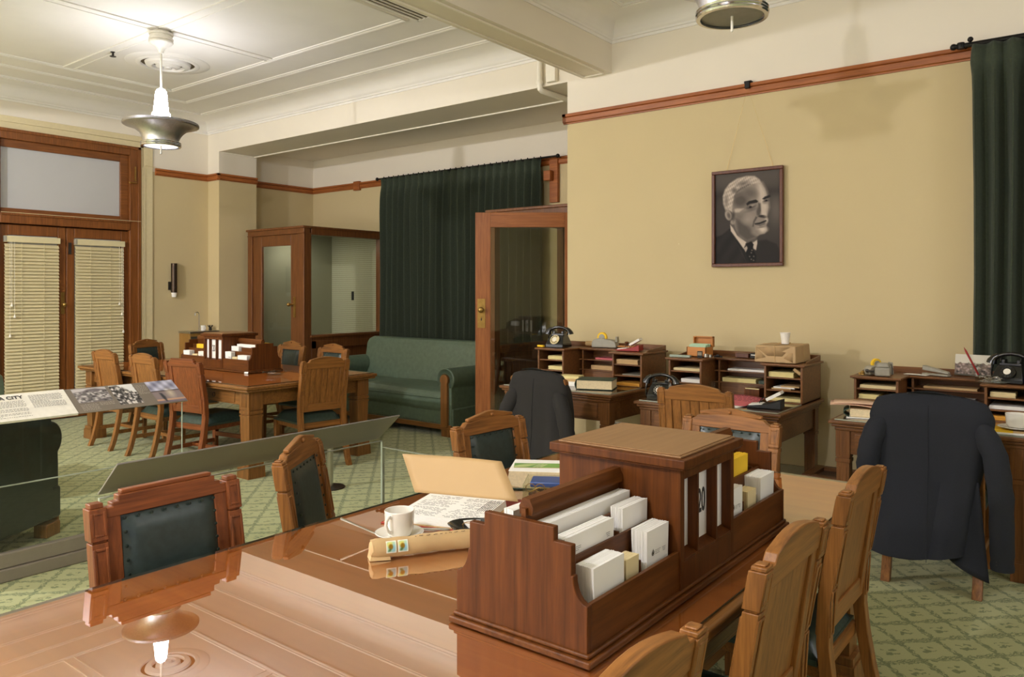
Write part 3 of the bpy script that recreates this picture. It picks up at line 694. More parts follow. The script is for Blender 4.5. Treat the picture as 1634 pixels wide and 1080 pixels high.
# ------------------------------------------------------------ chairs
def chair(label, group, crest, wd, wdx, pads=True, slats=False, cloth=None):
    """sitter faces +Y; top of the backrest is over the origin"""
    t = thing('office_chair', label, 'chair', (0,0,0), 0, group)
    path = [(-.038,0),(-.010,.07),(.014,.16),(.036,.26),(.053,.36),(.064,.46),(.060,.60),(.0,.935)]
    def py(h):
        for (a, ha), (b, hb) in zip(path, path[1:]):
            if h <= hb: return a+(b-a)*(h-ha)/(hb-ha)
        return path[-1][0]
    def bx(m, x0, x1, h0, h1, d0, d1):
        p = []
        for h in (h0, h1):
            y = py(h); p += [(x0,y+d0,h),(x1,y+d0,h),(x1,y+d1,h),(x0,y+d1,h)]
        m.hexa(p)
    def shape(m, poly, d0, d1):
        n = len(poly); V = [(x, py(h)+d0, h) for x, h in poly]+[(x, py(h)+d1, h) for x, h in poly]
        m.add(V, [tuple(range(n)), tuple(range(n, 2*n))[::-1]]+[(i, n+i, n+(i+1) % n, (i+1) % n) for i in range(n)])
    for s in (-1, 1):
        m = MB(); xa, xb = s*.187, s*.232
        hs = [0,.07,.16,.26,.36,.46,.60,.828]; n = 0
        for a, b in zip(hs, hs[1:]): pass
        V = []
        for h in hs: V += [(xa,py(h)-.019,h),(xb,py(h)-.019,h),(xb,py(h)+.019,h),(xa,py(h)+.019,h)]
        F = [(0,3,2,1), tuple(4*(len(hs)-1)+i for i in range(4))]
        for k in range(len(hs)-1):
            for i in range(4): j = (i+1) % 4; F.append((4*k+i, 4*k+j, 4*k+4+j, 4*k+4+i))
        m.add(V, F)
        bx(m, s*.190, s*.229, .828, .834, -.016, .016)
        bx(m, s*.186, s*.234, .834, .922, -.021, .021)
        if crest == 'step':
            bx(m, s*.192, s*.228, .922, .935, -.016, .016)
        else:
            bx(m, s*.190, s*.230, .922, .932, -.018, .018); bx(m, s*.197, s*.223, .932, .937, -.012, .012)
        # raised edging of the sunk panels on the front and back of the post
        for (h0, h1) in ((.846,.912), (.64,.815), (.49,.63)):
            for (d0, d1) in ((.018,.0225), (-.0225,-.018)):
                bx(m, s*.189, s*.197, h0, h1, d0, d1); bx(m, s*.223, s*.231, h0, h1, d0, d1); bx(m, s*.197, s*.223, h0, h0+.008, d0, d1); bx(m, s*.197, s*.223, h1-.008, h1, d0, d1)
        m.build('leg', wd, t, bevel=.0035)
    for s in (-1, 1):
        m = MB(); m.hexa([(s*.182,.485,0),(s*.215,.485,0),(s*.215,.518,0),(s*.182,.518,0),(s*.178,.478,.385),(s*.222,.478,.385),(s*.222,.522,.385),(s*.178,.522,.385)])
        m.build('leg', wd, t, bevel=.003)
    # top rail with its crest
    R = .188
    if crest == 'step': poly = [(-R,.890),(-R,.918),(-.168,.918),(-.168,.930),(-.150,.930),(-.150,.948),(.150,.948),(.150,.930),(.168,.930),(.168,.918),(R,.918),(R,.890)]
    elif crest == 'gable': poly = [(-R,.890),(-R,.925),(-.170,.932),(-.158,.945),(-.06,.956),(.06,.956),(.158,.945),(.170,.932),(R,.925),(R,.890)]
    else: poly = [(-R,.865),(-R,.925),(-.165,.925),(-.150,.945)]+[(-.15+.3*i/8, .945+.022*sin(pi*i/8)) for i in range(1,8)]+[(.150,.945),(.165,.925),(R,.925),(R,.865)]
    m = MB(); shape(m, poly, -.016, .016)
    m.build('top_rail', wdx, t, bevel=.003)
    if crest == 'step':
        m = MB(); shape(m, [(-.140,.948),(-.140,.960),(.140,.960),(.140,.948)], -.012, .014); m.build('crest_rail', wdx, t, bevel=.003)
    if crest == 'gable':
        m = MB(); shape(m, [(-.150,.950),(-.150,.962),(-.02,.985),(.02,.985),(.150,.962),(.150,.950)], -.006, .016); m.ball((0, py(.968)+.018, .968), .010, 8); m.build('crest_rail', wdx, t, bevel=.003)
    m = MB(); bx(m, -R, -.146, .50, .894, -.012, .014); m.build('stile', wd, t, bevel=.003)
    m = MB(); bx(m, R, .146, .50, .894, -.012, .014); m.build('stile', wd, t, bevel=.003)
    m = MB(); bx(m, -R, R, .495, .56, -.013, .013); m.build('bottom_rail', wdx, t, bevel=.003)
    m = MB()
    if slats:
        for i in range(5): bx(m, -.146+.0584*i+.002, -.146+.0584*(i+1)-.002, .555, .893, -.006, .004)
        bx(m, -.146, .146, .555, .893, -.001, .003)
    else: bx(m, -.146, .146, .555, .893, -.005, .004)
    m.build('back_panel', wd, t, bevel=.0015)
    if pads:
        m = MB(); nu, nv = 14, 12
        def fn(u, v):
            x = -.146+.292*u; h = .560+.334*v
            e = min(1, min(u, 1-u)*9)*min(1, min(v, 1-v)*9); e = sqrt(e)
            puck = .0022*abs(sin(u*pi*7))*(1 if min(v, 1-v) < .12 else 0)
            return (x, py(h)+.006+.015*e-puck, h)
        m.grid(fn, nu, nv); m.m = 1
        for i in range(8):
            x = -.138+.276*i/7
            for h in (.882, .570): m.ball((x, py(h)+.020, h), .0055, 8, (1,.6,1))
        for i in range(1, 8):
            h = .570+.312*i/8
            for x in (-.138, .138): m.ball((x, py(h)+.020, h), .0055, 8, (1,.6,1))
        m.build('back_pad', [LEA, NAILD], t)
    m = MB(); m.box(-.20, .20, .075, .515, .345, .395); m.build('seat_frame', wdx, t, bevel=.004)
    m = MB()
    def sf(u, v):
        x = -.215+.43*u; y = .085+.445*v
        e = min(1, min(u, 1-u)*7)*min(1, min(v, 1-v)*7); return (x, y, .395+.075*sqrt(max(e,0))+.01*sin(pi*u)*sin(pi*v))
    m.grid(sf, 14, 14); m.box(-.215, .215, .085, .53, .385, .402)
    m.build('seat', cloth or LEASEAT, t)
    for s in (-1, 1):
        m = MB(); m.box(s*.20-.011, s*.20+.011, .0, .49, .155, .19); m.build('stretcher', wdx, t, bevel=.003)
    MB().box(-.20, .20, .24, .262, .158, .187).build('cross_stretcher', wdx, t, bevel=.003); MB().box(-.20, .20, .485, .505, .21, .25).build('cross_stretcher', wdx, t, bevel=.003)
    return t
GN = 'chairs around the glass-topped table with the large card sorter'
GF = 'chairs around the far table by the double doors'
def put(src, x, y, rz, label, group): return copy_tree(src, (x, y, 0), rz, label, group)
cA = chair('reddish chair with a stepped top rail, dark green leather back, seen from the front', GN, 'step', W['red'], W['redx'])
cA.location = (-2.262, 1.205, 0); cA.rotation_euler = (0, 0, radians(-90)-.065*0)
cB = chair('narrow-looking turned chair with leather back between the big reddish chair and the open book', GN, 'gable', W['chair'], W['chairx'])
cB.location = (-2.43, 1.81, 0); cB.rotation_euler = (0, 0, radians(-90+35))
put(cB, -2.262, 2.737, radians(-90-3), 'chair with a bluish sheen on its leather back, in front of the black jacket chair', GN)
put(cB, -1.405, 3.475, pi, 'chair at the far end of the near table, half behind the card sorter', GN)
cC = chair('plain-backed chair at the bottom edge, nearest the camera', GN, 'arch', W['chair'], W['chairx'])
cC.location = (-.588, 1.075, 0); cC.rotation_euler = (0, 0, pi/2)
put(cC, -.604, 1.88, pi/2, 'middle of the three plain-backed chairs tucked in right of the card sorter', GN)
put(cC, -.626, 2.643, pi/2, 'last of the three plain-backed chairs, beside the navy jacket', GN)
cD = chair('slat-backed wooden chair facing the desk with the wrapped parcel', 'chairs at the wall desks', 'arch', W['chair'], W['chairx'], slats=True)
cD.location = (-2.004, 4.382, 0); cD.rotation_euler = (0, 0, radians(6))
put(cD, -3.14, 4.34, 0, 'wooden chair under the black jacket at the desk with the thick green book', 'chairs at the wall desks')
put(cD, -.74, 4.485, 0, 'wooden chair under the navy jacket, its rear legs showing', 'chairs at the wall desks')
put(cC, -7.80, 3.525, radians(0), 'chair seen from behind at the blind end of the far table', GF)
put(cC, -7.03, 3.52, radians(0), 'lighter chair seen from behind, second along the far table', GF)
cR = put(cA, -6.245, 3.47, radians(8), 'dark reddish chair seen from behind, in front of the far card sorter', GF)
put(cD, -5.385, 4.30, radians(90-8), 'chair with boarded back at the sofa end of the far table', GF)
put(cB, -7.16, 5.26, pi, 'chair beyond the far table, in front of the glass booth door', GF)
put(cB, -6.45, 5.255, pi, 'chair beyond the far table, in front of the booth side window', GF)
put(cB, -8.77, 4.43, radians(-90+16), 'chair at the end of the far table, in front of the sink cabinet', GF)

# ------------------------------------------------------------ tables
def big_table(label, L, D, loc, rz):
    """long axis X"""
    t = thing('library_table', label, 'table', loc, rz)
    T = .758
    m = MB()
    m.box(-L/2, L/2, -D/2, D/2, T-.030, T-.001)
    m.box(-L/2+.012, L/2-.012, -D/2+.012, D/2-.012, T-.048, T-.030)
    m.build('tabletop', W['table'], t, bevel=.010, seg=3)
    MB().box(-L/2+.028, L/2-.028, -D/2+.028, D/2-.028, T-.002, T+.0005).build('writing_surface', TABLETOP, t, smooth=False)
    g = MB(); g.box(-L/2+.027, L/2-.027, -D/2+.027, D/2-.027, T+.001, T+.007)
    g.build('glass_sheet', TGLASS, t, smooth=False)
    e = MB(); a, b = L/2-.0265, D/2-.0265
    for (x0, x1, y0, y1) in ((-a,a,-b-.001,-b), (-a,a,b,b+.001), (-a-.001,-a,-b,b), (a,a+.001,-b,b)): e.box(x0, x1, y0, y1, T+.0012, T+.0066)
    e.build('glass_edge', flat('dark_glass_edge', srgb(52,58,48), .2) if 'dark_glass_edge' not in bpy.data.materials else bpy.data.materials['dark_glass_edge'], t, smooth=False)
    m = MB(); ax, ay = L/2-.09, D/2-.09
    m.box(-ax, ax, -ay, -ay+.03, T-.17, T-.045); m.box(-ax, ax, ay-.03, ay, T-.17, T-.045); m.box(-ax, -ax+.03, -ay, ay, T-.17, T-.045); m.box(ax-.03, ax, -ay, ay, T-.17, T-.045)
    m.build('apron', W['table'], t, bevel=.004)
    nd = 3
    for s in (-1, 1):
        for i in range(nd):
            cx = (i-(nd-1)/2)*(2*ax-.1)/nd; w = .30
            d = MB(); d.box(cx-w, cx+w, s*(ay-.004), s*(ay+.006), T-.155, T-.058)
            dd = d.build('drawer', W['table'], t, bevel=.004)
            r = MB(); r.tube([(cx+.018*cos(a), s*(ay+.014), T-.112+.018*sin(a)) for a in [2*pi*k/12 for k in range(12)]], .0028, 6, closed=True); r.lathe([(0,-.004),(.008,0),(0,.004)], (cx, s*(ay+.008), T-.096), 8)
            r.build('ring_handle', DSTEEL, dd)
    for sx in (-1, 1):
        for sy in (-1, 1):
            m = MB(); cx, cy = sx*(L/2-.125), sy*(D/2-.125)
            def blk(h, z0, z1, h2=None):
                h2 = h2 or h; m.hexa([(cx-h,cy-h,z0),(cx+h,cy-h,z0),(cx+h,cy+h,z0),(cx-h,cy+h,z0),(cx-h2,cy-h2,z1),(cx+h2,cy-h2,z1),(cx+h2,cy+h2,z1),(cx-h2,cy+h2,z1)])
            blk(.066, .56, T-.045); blk(.060, .55, .56); blk(.068, .525, .55); blk(.060, .515, .525); blk(.068, .50, .515); blk(.054, .13, .50, .064); blk(.072, .10, .13); blk(.082, .0, .10, .078)
            for s in (-1, 1):
                for q in (-.036, -.018, 0, .018, .036): m.box(cx+q-.003, cx+q+.003, cy+s*.066, cy+s*.0685, .58, T-.07); m.box(cx+s*.066, cx+s*.0685, cy+q-.003, cy+q+.003, .58, T-.07)
            m.build('leg', W['tablez'], t, bevel=.005)
    return t
TZ = .7655
big_table('glass-topped table in the foreground that mirrors the ceiling', 3.06, 1.385, (-1.4175, 1.780, 0), pi/2)
big_table('glass-topped table ringed with chairs near the double doors', 3.06, 1.40, (-7.02, 4.292, 0), 0)

# ------------------------------------------------------------ card sorters
def sorter(label, loc, rz, num, ty=.012):
    t = thing('card_sorter', label, 'card sorter', loc, rz)
    hx, hy = .1785, .595                      # half width (x), half length (y); trays face +x and -x
    m = MB(); m.box(-hx-.014, hx+.014, -hy-.014, hy+.014, .001, .016); m.box(-hx-.006, hx+.006, -hy-.006, hy+.006, .016, .026)
    m.build('base', W['sorty'], t, bevel=.004)
    def prof():
        q = [(.1785,.02),(.1785,.122)]
        q += [(.1785-.035*sin(a)*1.0, .122+.055*(1-cos(a))) for a in [pi/2*k/6 for k in range(1,7)]]
        q += [(.139,.177),(.139,.240),(.095,.240),(.095,.270)]
        return q
    p = prof(); poly = p+[(-x, z) for x, z in p[::-1]]
    for s in (-1, 1):
        m = MB(); m.prism(poly, 'y', s*hy, s*(hy-.018)); m.build('end_panel', W['sort'], t, bevel=.002)
    m = MB()
    for s in (-1, 1):
        for (a, b) in ((-hy+.018, -.17), (.17, hy-.018)):
            m.box(s*(hx-.002), s*(hx-.012), a, b, .02, .122)
            m.box(s*.103, s*.095, a, b, .02, .190)
            m.box(s*.058, s*.052, a, b, .02, .225)
            for f in ((.432,.644) if a < 0 else (.381,.634)): yy = a+(b-a)*f; m.box(s*.095, s*(hx-.03), yy-.003, yy+.003, .03, .135)
            yy = a+(b-a)*(.619 if a < 0 else .9); m.box(s*.055, s*.095, yy-.003, yy+.003, .03, .195)
    m.box(-hx+.01, hx-.01, -hy+.018, hy-.018, .02, .034)
    m.build('tray', W['sorty'], t, bevel=.001)
    m = MB(); m.box(-.006, .006, -hy+.02, hy-.02, .03, .288); m.build('spine', W['sorty'], t)
    for (a, b) in ((-hy+.03, -.17), (.17, hy-.03)): MB().prism([(-.017,.272),(-.019,.290),(-.013,.300),(-.010,.308),(.010,.308),(.013,.300),(.019,.290),(.017,.272)], 'y', a, b).build('spine_rail', W['sorty'], t)
    # centre cabinet with the perpetual calendar
    m = MB(); X = hx+.002
    m.box(-X+.03, X-.03, -.160, .160, .021, .324); m.box(-X, X, -.17, -.155, .02, .325); m.box(-X, X, .155, .17, .02, .325)
    for s in (-1, 1):
        m.box(s*(X-.03), s*X, -.155, .155, .02, .092); m.box(s*(X-.03), s*X, -.155, .155, .297, .325)
        for y in (-.152, -.0665, .0505, .152): m.box(s*(X-.03), s*X, y-.005, y+.005, .09, .30)
        for (a, b) in ((-.147,-.0715),(-.0615,.0455),(.0555,.147)): m.prism([(s*(X-.03),.092),(s*X,.092),(s*X,.098),(s*(X-.03),.112)], 'y', a, b)
    m.build('calendar_cabinet', W['sort'], t, bevel=.001)
    for s in (-1, 1):
        for k, (a, b, tx) in enumerate(((-.147,-.0715,''),(-.0615,.0455,num),(.0555,.147,''))):
            c = MB().box(s*(X-.0285), s*(X-.0275), a, b, .105, .297).build('calendar_card', CREAMC if 0 else PAPER, t, smooth=False)
            if tx:
                yc = ty*s
                text_mesh(tx, .090, INK, 'day_number', c, (s*(X-.0265), yc, .205), (pi/2, 0, s*pi/2), sx=.52, bold=.0012)
    m = MB(); m.box(-X-.016, X+.016, -.186, .186, .325, .330); m.box(-X-.020, X+.020, -.190, .190, .330, .352)
    c = m.build('cabinet_top', W['sort'], t, bevel=.004, seg=3)
    m = MB(); m.box(-X-.002, X+.002, -.172, .172, .352, .357); m.box(-X+.004, X-.004, -.166, .166, .357, .360); m.build('top_board', W['cap'], c, bevel=.0015)
    return t
S1 = (-1.0215, 1.930); S2 = (-6.945, 4.352)
sorter('large wooden card sorter with day number 20 on the foreground table', (S1[0], S1[1], TZ), 0, '20')
sorter('wooden card sorter with a day number on the far table', (S2[0], S2[1], TZ), -pi/2, '20', -.026)
def bundle(name, label, cat, loc, rz, dims, mat, lean=0, print_=None, group=None, fan=.006):
    """stack of cards standing on edge: thickness (x), length (y), height (z)"""
    tx, ty, tz = dims; n = max(5, int(tx/.0026)); m = MB()
    for i in range(n):
        f = (i+.5)/n; x = -tx/2+tx*i/n; w = tx/n*.86; dy = RND.uniform(-.0012,.0012); dzz = RND.uniform(-.0008,.0008); l0 = lean*(f-.5)
        y0, y1 = -ty/2+dy+fan*(1-f), ty/2+dy
        m.hexa([(x,y0+.004,0),(x+w,y0+.004,0),(x+w,y1-.003,0),(x,y1-.003,0),(x+l0,y0,tz+dzz),(x+w+l0,y0,tz+dzz),(x+w+l0,y1,tz+dzz),(x+l0,y1,tz+dzz)])
    o = m.build(name, mat, None, loc, rz, smooth=False); tag(o, label, cat, group)
    if print_:
        p = MB(); X = tx/2+.0004+lean*.5
        def rec(y, z, w, h): p.add([(X-lean*.5+lean*.5*2*(z/tz)*.5, y, z),(X-lean*.5+lean*.5*2*(z/tz)*.5, y+w, z),(X-lean*.5+lean*.5*2*((z+h)/tz)*.5, y+w, z+h),(X-lean*.5+lean*.5*2*((z+h)/tz)*.5, y, z+h)], [(0,1,2,3)])
        # small round crest with a spray above two lines of heading, and the address lines
        cy, cz = print_; rr = .0055
        for k in range(10): a = 2*pi*k/10; rec(cy+rr*cos(a)-.0012, cz+rr*sin(a)-.0012, .0024, .0026)
        rec(cy-.0025, cz-.003, .005, .006); rec(cy-.001, cz+.006, .002, .004)
        for j in range(3):
            x = cy+.011
            for k in range(6-j): w = RND.uniform(.002,.0055); rec(x, cz+.003-.004*j, w, .0012); x += w+.0014
        if print_[0] < ty/2-.06:
            for j in range(3): rec(ty/2-.035+.002*j, cz+.002-.004*j, .018-.003*j, .0010)
        if tz > .11:
            x = cy+.004
            for k in range(7): w = RND.uniform(.003,.006); rec(x, cz-.045, w, .0014); x += w+.0014
        pr = p.build('printed_crest', INK, o, smooth=False)
    return o
G1 = 'card bundles in the foreground sorter'; G2 = 'card bundles in the far sorter'
def nb(lbl, x0, x1, y0, y1, top, mat, base, lean=0, pr=None):
    z0 = TZ+base; return bundle('card_bundle', lbl, 'cards', ((x0+x1)/2, (y0+y1)/2, z0), 0, (x1-x0, y1-y0, top-z0), mat, lean, pr, G1)
nb('thick blank white card block in the front tray, nearest the sorter end panel', -.914, -.862, 1.392, 1.522, .944, PAPER, .034, -.004)
nb('small cream card block in the front tray beside the blank white block', -.905, -.868, 1.536, 1.597, .921, CREAMC, .034)
nb('tall white cards with printed crest in the front tray, against the calendar cabinet', -.908, -.868, 1.632, 1.745, .962, PAPER, .036, .006, (-.025, .104))
nb('long white cards with printed crest in the middle tier behind the end panel', -.961, -.928, 1.378, 1.585, .997, PAPER, .036, 0, (-.075, .165))
nb('lilac-white card block in the middle tier against the calendar cabinet', -.961, -.930, 1.625, 1.75, 1.008, PAPER, .036, .006)
nb('longest white card row along the spine of the sorter, near end', -1.012, -.978, 1.362, 1.752, 1.020, PAPER, .036)
nb('yellow card block beyond the calendar cabinet', -.961, -.928, 2.115, 2.43, 1.010, YEL, .036, .004)
nb('white card block behind the yellow cards', -1.008, -.976, 2.11, 2.30, 1.032, PAPER, .036)
nb('blank white card block at the far end of the front tray', -.915, -.866, 2.372, 2.492, .950, PAPER, .034, .006)
nb('small cream card block near the far end of the front tray', -.905, -.868, 2.275, 2.345, .925, CREAMC, .034)
nb('white cards with crest in the front tray just beyond the calendar', -.905, -.868, 2.118, 2.235, .955, PAPER, .036, .0, (-.01, .10))
nb('white card block on the hidden side of the sorter, by the red book', -1.115, -1.083, 1.40, 1.60, 1.028, PAPER, .036)
def fb(lbl, y0, y1, x0, x1, top, mat, base, lean=0, pr=None):
    """far sorter: front trays face -Y; y measured from the sorter centre towards the viewer, x along"""
    z0 = TZ+base; o = bundle('card_bundle', lbl, 'cards', (S2[0]+(x0+x1)/2, S2[1]-(y0+y1)/2, z0), -pi/2, (y1-y0, x1-x0, top-z0), mat, lean, pr, G2); return o
fb('white block nearest the end panel in the far sorter', .112, .160, .395, .545, .925, PAPER, .034, .006)
fb('small cream block in the far sorter between two white ones', .118, .155, .29, .375, .905, CREAMC, .034)
fb('white crested cards in the far sorter just right of its calendar', .115, .155, .175, .275, .95, PAPER, .034, .004, (.02, .10))
fb('long white row in the upper tier of the far sorter', .010, .044, .20, .56, 1.018, PAPER, .036)
fb('white cards in the middle tier of the far sorter', .060, .092, .18, .30, 1.0, PAPER, .036)
fb('yellow block in the far sorter left of its calendar', .060, .092, -.45, -.20, .995, YEL, .036)
fb('white fan of cards at the blind end of the far sorter', .112, .160, -.575, -.46, .93, PAPER, .034, .008)
fb('small cream card block left of the far calendar', .118, .155, -.42, -.33, .90, CREAMC, .034)
fb('white crested cards left of the far calendar', .115, .155, -.31, -.20, .93, PAPER, .034, 0, (.0, .09))
fb('yellow cards on the hidden side of the far sorter', -.09, -.06, .30, .545, 1.035, YEL, .036)
m = MB(); m.box(-.024, .024, -.001, .001, 0, .016); tag(m.build('name_tag', PAPER, None, (S2[0]+.59, S2[1]-.2, TZ+.002), rot=(radians(-20),0,radians(10))), 'tiny white tag at the foot of the far card sorter', 'tag')

# ------------------------------------------------------------ things on the near table
t = thing('coffee_cup', 'white coffee cup standing on its saucer', 'cup', (-1.748, 1.680, TZ+.012), 0)
m = MB(); m.lathe([(0,.006),(.030,.006),(.031,.0),(.036,.0),(.040,.008),(.044,.02),(.0455,.055),(.0465,.074),(.045,.076),(.043,.074),(.042,.055),(.040,.02),(.036,.012),(0,.011)], n=36); m.build('cup_body', CHINA, t)
a0 = radians(-78)
m = MB(); m.tube([(cos(a0)*(.042+d), sin(a0)*(.042+d), z) for d, z in ((0,.060),(.014,.066),(.027,.058),(.030,.044),(.022,.028),(.010,.018),(-.002,.014))], [.0058,.0058,.0055,.005,.005,.005,.005], 8); m.build('cup_handle', CHINA, t)
t = thing('saucer', 'white saucer under the coffee cup', 'saucer', (-1.748, 1.680, TZ+.001), 0)
m = MB(); m.lathe([(0,.003),(.03,.003),(.032,0),(.038,0),(.04,.004),(.058,.010),(.074,.017),(.076,.019),(.073,.020),(.056,.013),(.036,.009),(0,.009)], n=40); m.build('saucer_dish', CHINA, t)
m = MB(); p0 = Vector((-1.790,1.628,.781)); p1 = Vector((-1.852,1.585,.812)); d = (p1-p0).normalized(); p1 = p0+d*.125
m.tube([p0-d*.002, p0+d*.04, p1], [.0030,.0024,.0042], 8); m.ball(tuple(p0-d*.02), .012, 8, (1,.8,.25)); tag(m.build('teaspoon', STEEL), 'steel teaspoon resting on the saucer of the coffee cup', 'spoon')
# brown paper roll with stamps
A = Vector((-1.672, 1.497, 0)); B = Vector((-1.505, 1.765, 0)); d = (B-A); Lr = d.length*1.30; ang = math.atan2(d.y, d.x)
t = thing('paper_roll', 'brown paper postal roll with two stamps lying in front of the cup', 'postal roll', (A.x, A.y, TZ), ang)
m = MB()
def roll(u, v):
    r = .027+.0012*sin(v*9+u*12)+.001*sin(u*40); a = 2*pi*v; cr = .0
    x = Lr*u; q = 1 if 0 < u < 1 else .93
    return (x+.004*sin(a*3)*(u < .02), r*q*cos(a), .028+r*q*sin(a)*(1 if sin(a) > -.9 else .97))
m.grid(roll, 26, 28); m.ball((.002, 0, .028), .0255, 12, (.35,1,1)); m.ball((Lr, 0, .028), .0255, 12, (.2,1,1))
m.hexa([(-.008,-.022,.0012),(.05,-.030,.0012),(.05,.02,.0012),(-.008,.02,.0012),(-.004,-.02,.012),(.05,-.024,.006),(.05,.02,.02),(-.004,.02,.02)])
m.build('wrapped_paper', KRAFT, t)
def stamp_img():
    X, Y = np.meshgrid(np.linspace(0,1,26), np.linspace(0,1,30)); C = np.ones((30,26,3))*np.array([.92,.93,.88])
    def lay(mk, c):
        nonlocal C; C = C*(1-mk[...,None])+np.array(c)*mk[...,None]
    ins = ((X > .1)&(X < .9)&(Y > .08)&(Y < .92)).astype(float); lay(ins, (.66,.80,.72)); lay(ell(X,Y,.4,.3,.3,.2,.1), (.88,.86,.45)); lay(ell(X,Y,.7,.6,.2,.3,.1), (.55,.74,.80)); lay(ell(X,Y,.45,.5,.22,.22,.06,30), (.55,.42,.12)); lay(ell(X,Y,.35,.75,.16,.1,.05,-30), (.32,.45,.30)); return C
SI = stamp_img()
for k in range(2):
    xc = .040+.034*k+.012
    V = []; ny, nx, _ = SI.shape
    for j in range(ny):
        for i in range(nx):
            a = radians(-62+ -0+ (1-j/(ny-1))*0) ; an = radians(-90)+radians(18)+radians(58)*(1-j/(ny-1))
            V.append((xc+.029*(i/(nx-1)-.5), -.0295*cos(an), .028+.0295*sin(an)) if 0 else (xc+.029*(i/(nx-1)-.5), -.0302*cos(radians(-14+66*(1-j/(ny-1)))), .028+.0302*sin(radians(-14+66*(1-j/(ny-1))))))
    F = [(j*nx+i, (j+1)*nx+i, (j+1)*nx+i+1, j*nx+i+1) for j in range(ny-1) for i in range(nx-1)]
    me = bpy.data.meshes.new('postage_stamp'); me.from_pydata(V, [], F); ca = me.color_attributes.new('paint','FLOAT_COLOR','POINT'); D = np.ones((ny*nx,4),np.float32); D[:,:3] = (SI.reshape(-1,3))**2.2; ca.data.foreach_set('color', D.ravel()); me.materials.append(PRINT)
    o = bpy.data.objects.new('postage_stamp', me); COL.objects.link(o); o.parent = t
m = MB()
x = .125
for k in range(9):
    w = RND.uniform(.006,.016)
    for j in range(int(w/.004)):
        an = radians(66+RND.uniform(-2,2)); m.box(x+.004*j, x+.004*j+.0026, -.0292*cos(an)-.0012, -.0292*cos(an)+.0008, .028+.0292*sin(an)-.0002, .028+.0292*sin(an)+.0008)
    x += w+.006
m.build('handwriting', INK, t, smooth=False)
# black tray / spectacles behind the roll
t = thing('black_dish', 'glossy black oval dish behind the postal roll', 'dish', (-1.575, 1.858, TZ), radians(30))
m = MB(); m.lathe([(0,.002),(.05,.002),(.07,.010),(.085,.026),(.088,.028),(.084,.030),(.066,.016),(.05,.008),(0,.007)], n=32); o = m.build('dish_body', BLACK, t); o.scale = (1.15,.72,1.15)
t = thing('reading_glasses', 'folded thin metal spectacles lying in the black dish', 'spectacles', (-1.555, 1.825, TZ+.022), radians(24))
m = MB()
for s in (-1, 1): m.tube([(s*.026+.020*cos(a), 0, .012+.015*sin(a)) for a in [2*pi*k/16 for k in range(16)]], .0012, 5, closed=True); m.tube([(s*.048,0,.016),(s*.05,.02,.017),(s*-.03,.03,.012)], .0011, 5)
m.tube([(-.007,0,.014),(0,0,.018),(.007,0,.014)], .0012, 5); m.build('wire_frame', BRASS, t)
# pen
m = MB(); m.tube([(-.06,0,0),(.05,0,0),(.064,0,0)], [.0042,.0042,.001], 10); tag(m.build('pen', STEEL, None, (-1.723, 1.792, TZ+.0045), radians(34)), 'silver pen lying under the front edge of the red book', 'pen')
# open red book with its upright flyleaf
def quadbox(m, P, th):
    """slab through four points, thickness along the normal"""
    P = [Vector(p) for p in P]; n = (P[1]-P[0]).cross(P[3]-P[0]).normalized()*th/2
    m.hexa([p-n for p in P]+[p+n for p in P])
t = thing('open_book', 'large red-covered book open at a printed page with its beige flyleaf raised', 'book', (-1.735, 1.818, TZ), radians(19))
# local: x along the lower edge of the page, y away from the reader
m = MB(); m.box(-.185, .185, -.012, .285, .0005, .004); m.box(-.185, .185, .30, .40, .0005, .004); m.box(-.185, .185, .285, .30, .0005, .006); m.build('cover', REDB, t, bevel=.001)
MB().box(-.178, .178, -.006, .285, .004, .0055).build('endpaper', BEIGE, t)
m = MB()
for i in range(8): m.box(-.150+.001*i, .152-.0005*i, .004+.0015*i, .284, .0055+.003*i, .0082+.003*i)
m.build('pages', PAPER, t)
m = MB()
for j in range(22):
    y = .265-.0112*j; x = -.125+ (.0 if j % 5 else .02)
    if j in (4, 12): continue
    while x < .135:
        w = RND.uniform(.006,.022)
        if RND.random() < .78 and not (-.01 < x < .012): m.box(x, x+w, y, y+.0022, .0292, .02955)
        x += w+.004
for k in range(7):
    m.box(.10+.007*k, .1025+.007*k, .13, .26, .0292, .02956)
m.build('printed_lines', INK, t, smooth=False)
m = MB()
def fly(u, v):
    x = -.205+.40*u-.088*v; y = .285+.073*v; z = .028+.120*v+.004*sin(pi*u)*v
    return (x, y, z)
m.grid(fly, 10, 10); m.build('flyleaf', BEIGE, t, solid=.002)
